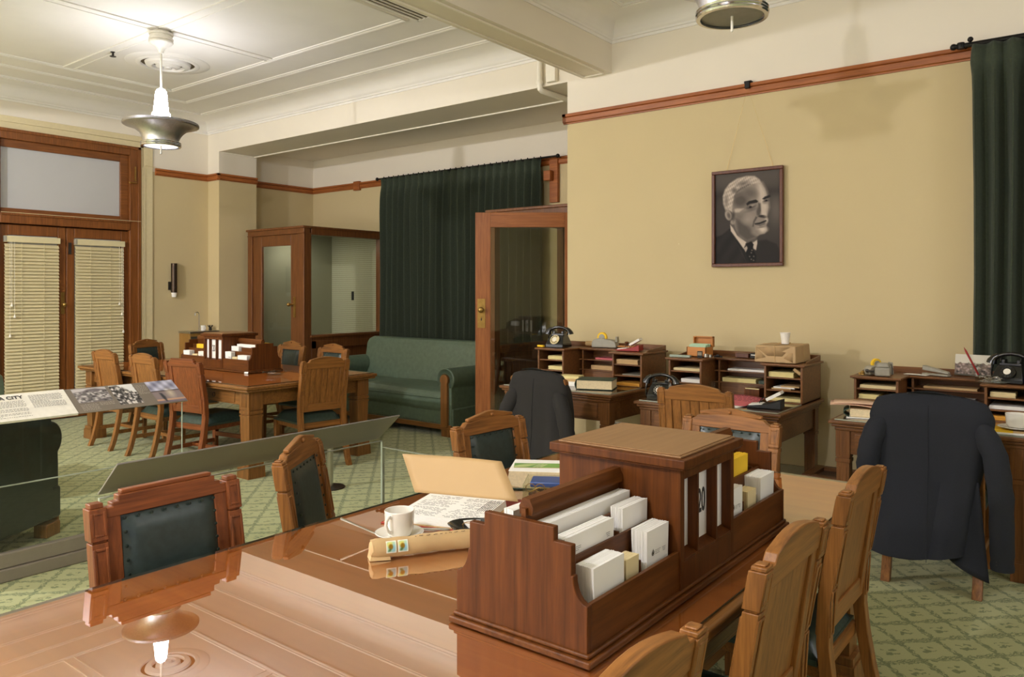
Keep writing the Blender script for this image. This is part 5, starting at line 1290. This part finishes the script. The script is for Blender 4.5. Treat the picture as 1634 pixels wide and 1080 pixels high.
m = MB(); m.tube([(.018,-.004,1.012),(-.05,.0,1.155),(-.062,.002,1.18)], [.006,.006,.001], 8); tag(m.build('red_pen', REDP, None, (-.675, 5.575, 0)), 'red pen leaning in the glass in front of the postcard', 'pen')
t = thing('clip_dish', 'rectangular cut-glass dish of silver clips by the curtain telephone', 'dish', (-.565, 5.325, .992), radians(-6))
m = MB(); a, b_, h = .075, .034, .032; m.box(-a,a,-b_,b_,.0,.005); m.box(-a,-a+.006,-b_,b_,.005,h); m.box(a-.006,a,-b_,b_,.005,h); m.box(-a,a,-b_,-b_+.006,.005,h); m.box(-a,a,b_-.006,b_,.005,h); m.build('dish_glass', THICK, t, bevel=.002)
m = MB()
for k in range(30): c = (RND.uniform(-.06,.06), RND.uniform(-.022,.022), RND.uniform(.012,.036)); an = RND.uniform(0,pi); m.tube([(c[0]-.012*cos(an),c[1]-.006*sin(an),c[2]),(c[0]+.012*cos(an),c[1]+.006*sin(an),c[2]+.004)], .0022, 4)
m.build('paper_clips', CHROME, t)
t = thing('blue_folder', 'bright blue plastic card standing behind the telephone by the curtain', 'card', (-.335, 5.345, .992), radians(-20)); m = MB(); m.box(-.06,.06,-.004,.004,0,.095); m.box(-.06,.06,-.02,-.012,0,.04); m.build('blue_card', BLUEP, t, bevel=.002)
# desk 3: things on the desk
t = thing('book_and_papers', 'book on papers with folded sheets on top, left of the navy jacket', 'books', (-1.19, 5.02, .772), radians(14))
MB().box(-.10,.16,-.10,.10,0,.004).build('bottom_sheets', PAPER, t); m = MB(); m.box(-.08,.14,-.08,.09,.004,.052); m.build('pages', PAGE, t, bevel=.008); m = MB(); m.grid(lambda u, v: (-.085-.03*sin(pi*v), -.085+.18*u, .004+.05*v), 1, 8); m.build('book_spine', BOOKG, t, solid=.003)
m = MB(); m.grid(lambda u, v: (-.19+.36*u, -.10+.20*v, .056+.018*(1-u)+.01*sin(4*u)), 8, 2); m.build('folded_sheet', flat('pinkish_paper', srgb(206,168,140), .8, var=.08), t, solid=.003)
m = MB(); m.grid(lambda u, v: (-.17+.36*u, -.09+.19*v, .070+.010*sin(3*u)+.012*(1-u)), 8, 2); m.build('top_sheet', flat('pinkish_paper_two', srgb(214,180,152), .8, var=.06), t, solid=.003)
t = thing('soup_cup', 'wide white cup on a saucer at the right picture edge', 'cup', (-.40, 4.93, .806))
m = MB(); m.lathe([(0,.0),(.045,0),(.054,.015),(.058,.07),(.056,.07),(.050,.016),(.04,.006),(0,.006)], n=32); m.build('cup_body', CHINA, t)
t = thing('wide_saucer', 'white saucer under the wide white cup', 'saucer', (-.40, 4.93, .793)); m = MB(); m.lathe([(0,0),(.05,0),(.095,.012),(.094,.015),(.05,.005),(0,.005)], n=32); m.build('saucer_dish', CHINA, t)
t = thing('paper_file', 'stack of buff and yellow papers under the wide cup', 'papers', (-.39, 4.93, .772), radians(4)); MB().box(-.12,.10,-.09,.09,0,.010).build('white_sheets', PAPER, t); MB().box(-.10,.10,-.08,.08,.010,.020).build('buff_folder', KRAFT, t); MB().box(-.115,-.03,-.085,.05,.0095,.0205).build('yellow_packet', YEL, t)

# wall socket
t = thing('wall_socket', 'white double wall socket below the left wall desk', 'socket', (-3.38, YW-.001, .345))
m = MB(); m.box(-.075,.075,-.014,0,-.05,.05); m.build('face_plate', WHITEP, t, bevel=.004)
m = MB()
for s in (-.038,.038):
    for a, b_ in ((-.01,.008),(.01,.008),(0,-.012)): m.box(s+a-.0018, s+a+.0018, -.0150, -.0142, b_-.006-.01, b_+.004-.01)
    m.box(s-.004, s+.004, -.017, -.0142, .025, .038)
m.build('sockets', GREYM, t)
# ------------------------------------------------------------ sofas
def sofa(name, label, cat, W_, D_, bh, mat, loc, rz, armw=.22):
    """front faces -Y, origin at the middle of the floor footprint"""
    t = thing(name, label, cat, loc, rz); x0, x1, y0, y1 = -W_/2, W_/2, -D_/2, D_/2; az = .60; ar = .118
    m = MB()
    m.box(x0+.02, x1-.02, y0+.03, y1-.02, .10, .30)
    m.build('seat_base', mat, t, bevel=.02, seg=3)
    m = MB()
    def cush(u, v):
        x = x0+.17+(W_-.34)*u; a = v
        prof = [(y0+.035,.255),(y0+.004,.30),(y0-.004,.36),(y0+.008,.42),(y0+.05,.462),(y0+.14,.480),(y0+.40,.475),(y1-.20,.455),(y1-.16,.44)]
        k = a*(len(prof)-1); i = min(int(k), len(prof)-2); q = k-i; y = prof[i][0]*(1-q)+prof[i+1][0]*q; z = prof[i][1]*(1-q)+prof[i+1][1]*q
        return (x, y, z+.008*sin(pi*u)-.004*sin(2*pi*u*1.5))
    m.grid(cush, 24, 32); m.tube([(x0+.17, y0-.006, .405), (x1-.17, y0-.006, .405)], .006, 6)
    m.build('seat_cushion', mat, t)
    m = MB()
    def back(u, v):
        x = x0+.13+(W_-.26)*u
        prof = [(y1-.24,.42),(y1-.215,.55),(y1-.185,.70),(y1-.15,bh-.06),(y1-.12,bh-.015),(y1-.07,bh),(y1-.02,bh-.02),(y1,bh-.09),(y1,.5),(y1,.12)]
        k = v*(len(prof)-1); i = min(int(k), len(prof)-2); q = k-i; y = prof[i][0]*(1-q)+prof[i+1][0]*q; z = prof[i][1]*(1-q)+prof[i+1][1]*q
        e = min(u, 1-u)*(W_-.26); rd = .0 if e > .06 else (.06-e); 
        return (x, y, z-(rd*rd*7 if z > .6 else 0))
    m.grid(back, 40, 36); m.prism([(y1-.20,.45),(y1-.13,bh-.05),(y1-.07,bh-.03),(y1-.01,bh-.10),(y1-.01,.14),(y1-.20,.14)], 'x', x0+.135, x1-.135)
    m.build('backrest', mat, t)
    for s in (-1, 1):
        cx = s*(W_/2-.115); m = MB()
        prof = [(cx+s*.085,.10),(cx+s*.082,.44)]
        prof += [(cx+ar*cos(a)*s, az+ar*sin(a)) for a in [radians(-48+ (180+78)*k/18) for k in range(19)]]
        prof += [(cx-s*.070,.44),(cx-s*.070,.12)]
        m.prism(prof, 'y', y0+.02, y1-.03)
        arm = m.build('arm', mat, t, bevel=.012, seg=2)
        # gathered leather round the timber facing
        g = MB(); n = 54
        for k in range(n):
            a = radians(-48+258*k/(n-1)); r0, r1 = .056, ar-.006; da = .010
            g.add([(cx+s*r0*cos(a), y0+.014, az+r0*sin(a)), (cx+s*r1*cos(a-da), y0+.016, az+r1*sin(a-da)), (cx+s*(r1)*cos(a), y0+.008, az+r1*sin(a)), (cx+s*r1*cos(a+da), y0+.016, az+r1*sin(a+da))], [(0,1,2),(0,2,3)])
        g.build('gathers', mat, arm)
        f = MB(); fp = [(cx-.046,.10),(cx+.046,.10),(cx+.046,.52)]+[(cx+.056*cos(a), az+.056*sin(a)) for a in [radians(-40+260*k/14) for k in range(15)]]+[(cx-.046,.52)]
        f.prism(fp, 'y', y0-.008, y0+.03); f.build('timber_facing', W['tablez'], arm, bevel=.003)
        nl = MB()
        for k in range(24): a = radians(-35+250*k/23); nl.ball((cx+.063*cos(a), y0+.010, az+.063*sin(a)), .0052, 6)
        for k in range(16):
            for q in (-1, 1): nl.ball((cx+q*.052, y0+.012, .13+.40*k/15), .005, 6)
            nl.ball((cx+s*.086, y0+.06+.02*k, .125), .005, 6)
        nl.build('nail_heads', NAIL, arm)
    m = MB(); m.box(x0+.03, x1-.03, y0+.004, y0+.03, .075, .125); m.box(x0+.03, x0+.05, y0+.02, y1-.03, .075, .11); m.box(x1-.05, x1-.03, y0+.02, y1-.03, .075, .11)
    m.build('plinth_rail', W['table'], t, bevel=.003)
    m = MB()
    for k in range(int(W_*26)): m.ball((x0+.16+(W_-.32)*k/(int(W_*26)-1), y0+.026, .136), .005, 6)
    m.build('nail_heads', NAIL, t)
    for sx in (-1, 1):
        for sy in (-1, 1):
            m = MB(); m.box(sx*(W_/2-.17), sx*(W_/2-.045), sy*(D_/2-.10), sy*(D_/2-.01), 0, .085); m.build('foot', W['tablez'], t, bevel=.006)
    return t
sofa('leather_sofa', 'green leather sofa with rolled arms in front of the velvet curtain', 'sofa', 2.34, .95, .955, LEAS, (-6.60, 6.45, 0), 0)
c_, s_ = cos(radians(-57.7)), sin(radians(-57.7))
def place(lx, ly, px, py): return (px-(lx*c_-ly*s_), py-(lx*s_+ly*c_), 0)
sofa('dark_sofa', 'dark green sofa seen from behind under the exhibition text panel', 'sofa', 1.12, .9, .80, LEAD, place(-.47, .41, -5.27, 2.06), radians(-57.7))
sofa('armchair', 'green armchair whose back shows above the text panel', 'armchair', .86, .85, .955, LEAS, (-6.76, 1.83, 0), radians(-84))

# ------------------------------------------------------------ jackets over chair backs
def jacket(label, mat, loc, rz, top, w_sh, w_hem, hem, skew, sleeves, flapside=0, seed=1, shift=0):
    t = thing('suit_jacket', label, 'jacket', loc, rz); rr = random.Random(seed); m = MB()
    # closed loop of cloth hung over the backrest: angle round the body, height downwards
    ph = [rr.uniform(0, 6.28) for _ in range(6)]
    def fn(u, v):
        a = 2*pi*u; ca, sa = cos(a), sin(a)
        z = top-(top-hem)*v
        drop = v
        w = w_sh/2+(w_hem-w_sh)/2*min(1, v*1.3)
        sh = max(0, 1-v*9)
        w *= (1-.16*sh**1.5); dpt = .060+.040*min(1, v*3)-.03*sh
        sq = abs(ca)**.55*(1 if ca > 0 else -1); x = w*sq
        y = dpt*(abs(sa)**.7)*(1 if sa > 0 else -1)
        fold = min(1, v*2.2)*(.010*sin(x*28+ph[0])+.007*sin(x*51+ph[1])+.005*sin(x*15+z*6+ph[2]))
        y += -fold if sa < 0 else fold*.5
        zz = z - .055*(abs(x)/(w_sh/2))**2.6*max(0, 1-v*1.6) - skew*x*v - (.02*cos(x*7) if v > .97 else 0)
        y -= .04*max(0,(v-.1))*.5
        if sa > .02 and zz < .475: zz = .475+.0005*ca
        return (x+shift*v*v, y+.045*sin(pi*min(1,v*1.2))-.005, zz)
    m.grid(fn, 56, 40, closeu=True); n = 56
    m.add([fn(i/n, 0) for i in range(n)], [tuple(range(n))])
    m.build('body_cloth', mat, t)
    # collar fold and centre seam
    m = MB(); m.grid(lambda u, v: (-.10+.20*u, -.035-.028*sin(pi*v), top+.004+.018*sin(pi*v)*sin(pi*u)), 12, 6); m.build('collar', mat, t, solid=.004)
    m = MB(); m.tube([(0, fn(.75,k/30)[1]-.001, fn(.75,k/30)[2]) for k in range(2,31)], .0014, 4); m.build('back_seam', mat, t)
    for k, sgn in enumerate((-1, 1)):
        if not sleeves[k]: continue
        zb, out = sleeves[k]; m = MB(); P = []; R = []
        x0 = sgn*(w_sh/2-.095); P = [(x0, -.01, top-.12), (sgn*(w_sh/2-.052), -.035, top-.19), (sgn*(w_sh/2-.018+out*.45), -.06, top-.28), (sgn*(w_sh/2+out*.8), -.06, (top+zb)/2-.06), (sgn*(w_sh/2+out), -.05, zb+.08), (sgn*(w_sh/2+out*1.02), -.045, zb)]
        R = [.036,.056,.058,.056,.052,.051]
        pts = []; rad = []
        for i in range(len(P)-1):
            for q in (0,.25,.5,.75): pts.append([P[i][j]*(1-q)+P[i+1][j]*q for j in range(3)]); rad.append(R[i]*(1-q)+R[i+1]*q+.0025*sin(i*5+q*9))
        pts.append(P[-1]); rad.append(R[-1])
        m.tube(pts, rad, 16); sl = m.build('sleeve', mat, t)
        sl.scale = (1,.8,1)
        b = MB()
        for q in range(4): b.ball((sgn*(w_sh/2+out)-sgn*.02, -.092, zb+.03+.016*q), .0055, 8, (1,.5,1))
        b.build('cuff_buttons', BLACKM, sl)
    if flapside:
        m = MB(); sg = flapside
        m.grid(lambda u, v: (sg*(.08+.14*u)+.045*v*sg*u, -.052-.010*sin(u*5), top-.42-(.44+.05*u-.05*(1-u)**2)*v), 12, 14); m.build('front_panel', mat, t, solid=.006)
    return t
jacket('black suit jacket hanging over a chair back, left of the portrait', CHARC, (-3.14, 4.34, 0), 0, .985, .50, .50, .16, 0, (( .34, .02), (.30, .025)), 0, 4)
jacket('navy suit jacket hanging over a chair back at the right', NAVY, (-.745, 4.485, 0), radians(2), 1.0, .60, .44, .185, -.12, ((.34, -.012), (.165, .018)), 1, 9, -.06)

# ------------------------------------------------------------ exhibition barriers and panels
def lines(m, y0, y1, n, s0, ds, wmax, seed, sc=1.0, gapy=None):
    rr = random.Random(seed)
    for j in range(n):
        y = y0
        end = y1 if rr.random() < .8 else y0+(y1-y0)*rr.uniform(.4,.8)
        while y < end:
            w = rr.uniform(.004,.014)*sc; m.add([(0,0,0)]*0, []) if 0 else None
            yield (y, min(y+w, end), s0-ds*j); y += w+.0032*sc
def slope_panel(t, xl, zl, xu, zu, name, y0, y1, th, mat):
    """board between its low edge (xl,zl) and high edge (xu,zu)"""
    d = Vector((xu-xl, 0, zu-zl)); n = Vector((-(zu-zl), 0, xu-xl)); n = n.normalized()
    if n.z < 0: n = -n
    m = MB(); P = [Vector((xl,y0,zl)), Vector((xu,y0,zu)), Vector((xu,y1,zu)), Vector((xl,y1,zl))]
    m.hexa([p-n*th for p in P]+[p for p in P]); return m.build(name, mat, t, bevel=.001), d, n
t = thing('text_panel', 'tilted exhibition panel with white text area and three photographs', 'information panel')
ob, d, nn = slope_panel(t, -4.55, .849, -4.75, .967, 'grey_board', 1.915, 2.565, .004, GREYP)
ob2, d, nn = slope_panel(t, -4.55, .852, -4.75, .970, 'text_board', .55, 1.92, .014, WHITEP)
def onp(s, y, off): return Vector((-4.55+d.x*s, y, .849+d.z*s))+nn*off
m = MB(); 
def mark(m, y0, y1, s, h, off):
    m.add([onp(s,y0,off), onp(s,y1,off), onp(s+h,y1,off), onp(s+h,y0,off)], [(0,1,2,3)])
rr = random.Random(12)
def para(m, y0, y1, s0, n, off, ds=.042, h=.016, sk=()):
    for j in range(n):
        if j in sk: continue
        y = y0; end = y1 if (j+1) % 7 else y0+(y1-y0)*.55
        while y < end-.004:
            w = rr.uniform(.005,.016); mark(m, y, min(y+w, end), s0-ds*j, h, off); y += w+.004
para(m, 1.40, 1.695, .70, 15, .0045, .042, .011, sk=(10,)); para(m, 1.725, 1.892, .86, 12, .0045, .042, .011); para(m, 1.05, 1.36, .70, 15, .0045, .042, .011)
m.build('body_text', INK, ob2, smooth=False)
rotm = Matrix((( 0, d.normalized().x, nn.x),(1, d.normalized().y, nn.y),(0, d.normalized().z, nn.z)))
tx = text_mesh('A CITY', .040, INK, 'heading', ob2, onp(.84, 1.583, .0048), rotm.to_euler(), align='LEFT', sx=.92, bold=.0010)
def photo_img(kind, ny=44, nx=60):
    X, Y = np.meshgrid(np.linspace(0,1,nx), np.linspace(0,1,ny)); rs = np.random.RandomState(kind+2)
    def blobs(C, n, y0, y1, r, vals):
        for k in range(n):
            mk = ell(X,Y,rs.rand(),y0+(y1-y0)*rs.rand(),r*(.6+.8*rs.rand()),r*(.6+.8*rs.rand()),r*.6)[...,None]; v = rs.choice(vals)*np.array([1,.97,.95]); C = C*(1-mk)+v*mk
        return C
    C = np.ones((ny,nx,3))*.72
    if kind == 1:
        C[:] = np.array([.74,.72,.72]); mk = poly_mask(X,Y,[(0,.25),(.3,.2),(.45,.08),(.7,.06),(1,.2),(1,1),(0,1)],.03)[...,None]; C = C*(1-mk)+np.array([.42,.39,.40])*mk; C = blobs(C,160,.25,.95,.04,[.25,.4,.55,.7,.8])
    if kind == 2:
        C[:] = np.array([.86,.85,.82]); mk = poly_mask(X,Y,[(0,.05),(.35,.0),(.45,.2),(.8,.25),(.45,.4),(1,.45),(1,1),(0,1)],.03)[...,None]; C = C*(1-mk)+np.array([.4,.38,.37])*mk; C = blobs(C,260,.1,.98,.035,[.12,.2,.3,.85,.9])*1.0
        mk = poly_mask(X,Y,[(.38,.0),(1,.0),(1,.42),(.72,.30)],.03)[...,None]; C = C*(1-mk)+.87*mk
    if kind == 3:
        C[:] = np.array([.62,.62,.70]); C = C*(1+.0*X[...,None]); C = C+ (.10*np.sin(X*9+Y*14)+.07*np.sin(X*23-Y*9))[...,None]*(Y < .45)[...,None]
        mk = (Y > .48)[...,None]*1.0; C = C*(1-mk)+np.array([.52,.47,.47])*mk; mk = (abs(Y-.47) < .025)[...,None]*1.0; C = C*(1-mk)+np.array([.30,.26,.26])*mk
        mk = ell(X,Y,.62,.6,.10,.16,.1)[...,None]; C = C*(1-mk)+np.array([.76,.70,.62])*mk; mk = (Y > .84)[...,None]*1.0; C = C*(1-mk)+np.array([.74,.58,.48])*mk; mk = (Y > .93)[...,None]*1.0; C = C*(1-mk)+np.array([.46,.42,.46])*mk
        mk = poly_mask(X,Y,[(.24,.55),(.32,.58),(.36,.75),(.33,.95),(.29,.95),(.24,.78)],.03)[...,None]; C = C*(1-mk)+np.array([.22,.22,.24])*mk; mk = ell(X,Y,.55,.43,.05,.03,.03)[...,None]; C = C*(1-mk)+.85*mk
    return np.clip(C, .03, .97)
def photo(kind, y0, y1, s0, s1):
    C = photo_img(kind); ny, nx, _ = C.shape; V = [tuple(onp(s1-(s1-s0)*j/(ny-1), y0+(y1-y0)*i/(nx-1), .0012)) for j in range(ny) for i in range(nx)]
    F = [(j*nx+i, (j+1)*nx+i, (j+1)*nx+i+1, j*nx+i+1) for j in range(ny-1) for i in range(nx-1)]
    me = bpy.data.meshes.new('photograph'); me.from_pydata(V, [], F); ca = me.color_attributes.new('paint','FLOAT_COLOR','POINT'); D = np.ones((ny*nx,4),np.float32); D[:,:3] = C.reshape(-1,3)**2.2; ca.data.foreach_set('color', D.ravel()); me.materials.append(PRINT)
    o = bpy.data.objects.new('photograph', me); COL.objects.link(o); o.parent = t
photo(1, 1.955, 2.145, .38, .96); photo(2, 2.165, 2.305, .14, .97); photo(3, 2.385, 2.563, .04, .99)
m = MB(); para(m, 1.955, 2.05, .30, 6, .0012, .045, .014); para(m, 2.06, 2.145, .32, 3, .0012, .045, .014); para(m, 2.315, 2.38, .86, 9, .0012, .045, .014); m.build('captions', flat('pale_print', srgb(176,168,156), .7), t, smooth=False)
m = MB()
for y in (.9,): m.box(-4.66,-4.634,y-.03,y+.03,.80,.86)
m.build('bracket', STEEL, t)
def pane(name, label, P0, P1, z0, z1, th=.012, cat='glass barrier', chan=None, mid=None):
    t = thing(name, label, cat, (P0[0], P0[1], 0)); dx, dy = P1[0]-P0[0], P1[1]-P0[1]; L = math.hypot(dx, dy); t.rotation_euler = (0,0,math.atan2(dy, dx))
    MB().box(0, L, -th/2, th/2, z0, z1).build('glass_pane', CLEAR, t, smooth=False)
    e = MB(); e.box(0, L, -th/2, th/2, z1, z1+.003); e.box(L, L+.002, -th/2, th/2, z0, z1+.003); e.box(-.002, 0, -th/2, th/2, z0, z1+.003)
    e.build('polished_edge', GEDGE, t, smooth=False)
    if mid: MB().box(0, L, -th/2-.001, th/2+.001, mid-.0025, mid+.0025).build('pane_joint', GEDGE, t, smooth=False)
    if chan:
        c = MB(); c.box(0, L, -.035, .035, 0, .07); c.box(0, L, -.022, .022, .07, .15); c.build('floor_channel', CHAN, t, bevel=.006)
    return t
pane('glass_barrier', 'glass barrier in a grey floor channel carrying the text panel', (-4.625,.4), (-4.625,2.565), .14, .880, chan=True, mid=.50)
t = thing('blank_panel', 'tilted grey exhibition panel seen from behind, between two chairs', 'information panel')
slope_panel(t, -2.715, .845, -2.575, .967, 'grey_board', 1.205, 2.475, .006, GREYB)
pane('glass_barrier', 'glass barrier under the blank grey panel, turning beyond the open book', (-2.70,1.205), (-2.70,2.48), .0, .83, chan=None)
pane('glass_barrier', 'short glass barrier whose bright top edge runs to the chair with bluish leather', (-2.694,2.488), (-2.33,2.488), .0, .80, chan=None)
t = thing('stanchion', 'short steel post on a round dark base plate on the carpet', 'post', (-4.82, 3.89, 0))
MB().lathe([(0,0),(.112,0),(.115,.004),(.112,.010),(.03,.014),(0,.014)], n=36).build('base_plate', DSTEEL, t)
MB().tube([(0,0,.012),(0,0,.43)], .024, 16).build('pole', STEEL, t)

# ------------------------------------------------------------ sink corner
t = thing('sink_cabinet', 'small wooden sink cabinet with steel top in the corner', 'cabinet', (XD+.002, 5.47, 0))
m = MB(); m.box(0, .275, 0, .40, .0, .97); m.build('cabinet_body', W['cab'], t, bevel=.002); m = MB(); m.box(.272, .279, .008, .392, .02, .93); m.build('door', flat('dark_laminate', srgb(62,58,46), .4), t, bevel=.002)
m = MB(); m.box(0, .290, -.012, .415, .97, .998); m.build('steel_top', STEEL, t, bevel=.003)
m = MB(); tp = [(.15,.20,.998),(.15,.20,1.22)]+[(.15,.20-.03+.03*cos(a), 1.22+.03*sin(a)) for a in [radians(18*k) for k in range(1,10)]]+[(.15,.14,1.205)]
m.tube(tp, .006, 8); m.build('tap', CHROME, t)
t = thing('white_mug', 'small white mug beside the tap', 'mug', (XD+.19, 5.71, 1.0)); m = MB(); m.lathe([(0,0),(.032,0),(.034,.07),(.031,.07),(.029,.006),(0,.006)], n=18); m.tube([(.03,-.0,.055),(.055,0,.05),(.055,0,.02),(.031,0,.015)], .005, 6); m.build('mug_body', CHINA, t)
t = thing('tea_strainer', 'dark metal tea things beside the white mug', 'utensils', (XD+.21, 5.80, 1.0)); m = MB()
for k in range(7): a = 2*pi*k/7; m.tube([(0,0,.02),(.035*cos(a),.035*sin(a),.07)], .005, 5)
m.lathe([(0,0),(.018,0),(.022,.03),(0,.03)], n=12); m.build('strainer', DSTEEL, t)
t = thing('cup_dispenser', 'tall dark tubular paper cup dispenser on the wall above the sink', 'cup dispenser', (XD+.045, 5.375, 0))
m = MB(); m.tube([(0,0,1.515),(0,0,1.905)], .040, 18); m.build('tube', flat('bronze_tube', srgb(70,58,48), .3, .8), t)
m = MB(); m.lathe([(0,1.455),(.028,1.455),(.036,1.515),(0,1.515)], n=16); m.build('paper_cup', PAPER, t); m = MB(); m.box(-.045,-.03,-.06,-.03,1.55,1.66); m.box(.03,.045,.0,.02,1.58,1.60); m.build('bracket', DSTEEL, t)
m = MB(); m.box(0,.008,-.02,.02,0,.07); tag(m.build('wall_mark', CREAMP, None, (-2.83, YW-.004, 1.92), rot=(0,0,pi/2)), 'tiny cream hook stub left of the portrait', 'hook').scale = (.4,.25,.12)

# ------------------------------------------------------------ light and camera
def point(x, y, z, e, r, col=(1,.99,1.05)):
    l = bpy.data.lights.new('lamp_and_fill_light', 'POINT'); l.energy = e; l.shadow_soft_size = r; l.color = col; o = bpy.data.objects.new('lamp_and_fill_light', l); COL.objects.link(o); o.location = (x, y, z)  # serves the ceiling lamps behind the camera and an added fill point
def area(x, y, z, sx, sy, e, rot, col):
    l = bpy.data.lights.new('window_and_fill_light', 'AREA'); l.shape = 'RECTANGLE'; l.size = sx; l.size_y = sy; l.energy = e; l.color = col; o = bpy.data.objects.new('window_and_fill_light', l); COL.objects.link(o); o.location = (x, y, z); o.rotation_euler = rot  # serves the side window and an added fill panel
point(LX1, -1.15, 3.27, 450, .07); point(LX2, -1.15, 3.27, 210, .07)
area(-6.4, YF+.3, 1.25, 6.4, 2.0, 150, (radians(122), 0, radians(4)), (.96,.98,1.08)); point(2.6, LY, 3.25, 60, .4)  # both added fill: upturned panel at the windowless front wall, soft point at right
area(XR+.15, .85, 1.9, 4.0, 2.0, 40, (0, radians(-90)+pi, 0), (.72,.84,1.0))
world = bpy.data.worlds.new('world'); scn.world = world; world.use_nodes = True; world.node_tree.nodes['Background'].inputs[0].default_value = (.7,.8,1,1); world.node_tree.nodes['Background'].inputs[1].default_value = .3
cam = bpy.data.cameras.new('camera'); co = bpy.data.objects.new('camera', cam); COL.objects.link(co); scn.camera = co
co.location = (0, 0, 1.53); co.rotation_euler = (pi/2, 0, radians(37.846)); cam.sensor_width = 36; cam.sensor_fit = 'HORIZONTAL'; cam.lens = 36*1233/1634; cam.shift_y = -75/1634; cam.clip_start = .05
scn.view_settings.view_transform = 'Standard'; scn.view_settings.look = 'None'; scn.view_settings.gamma = 1; scn.view_settings.use_curve_mapping = False
scn.view_settings.exposure = 0.12
scn.cycles.max_bounces = 10; scn.cycles.diffuse_bounces = 6; scn.cycles.glossy_bounces = 5; scn.cycles.transparent_max_bounces = 16
scn.cycles.use_denoising = True; scn.cycles.sample_clamp_indirect = 6
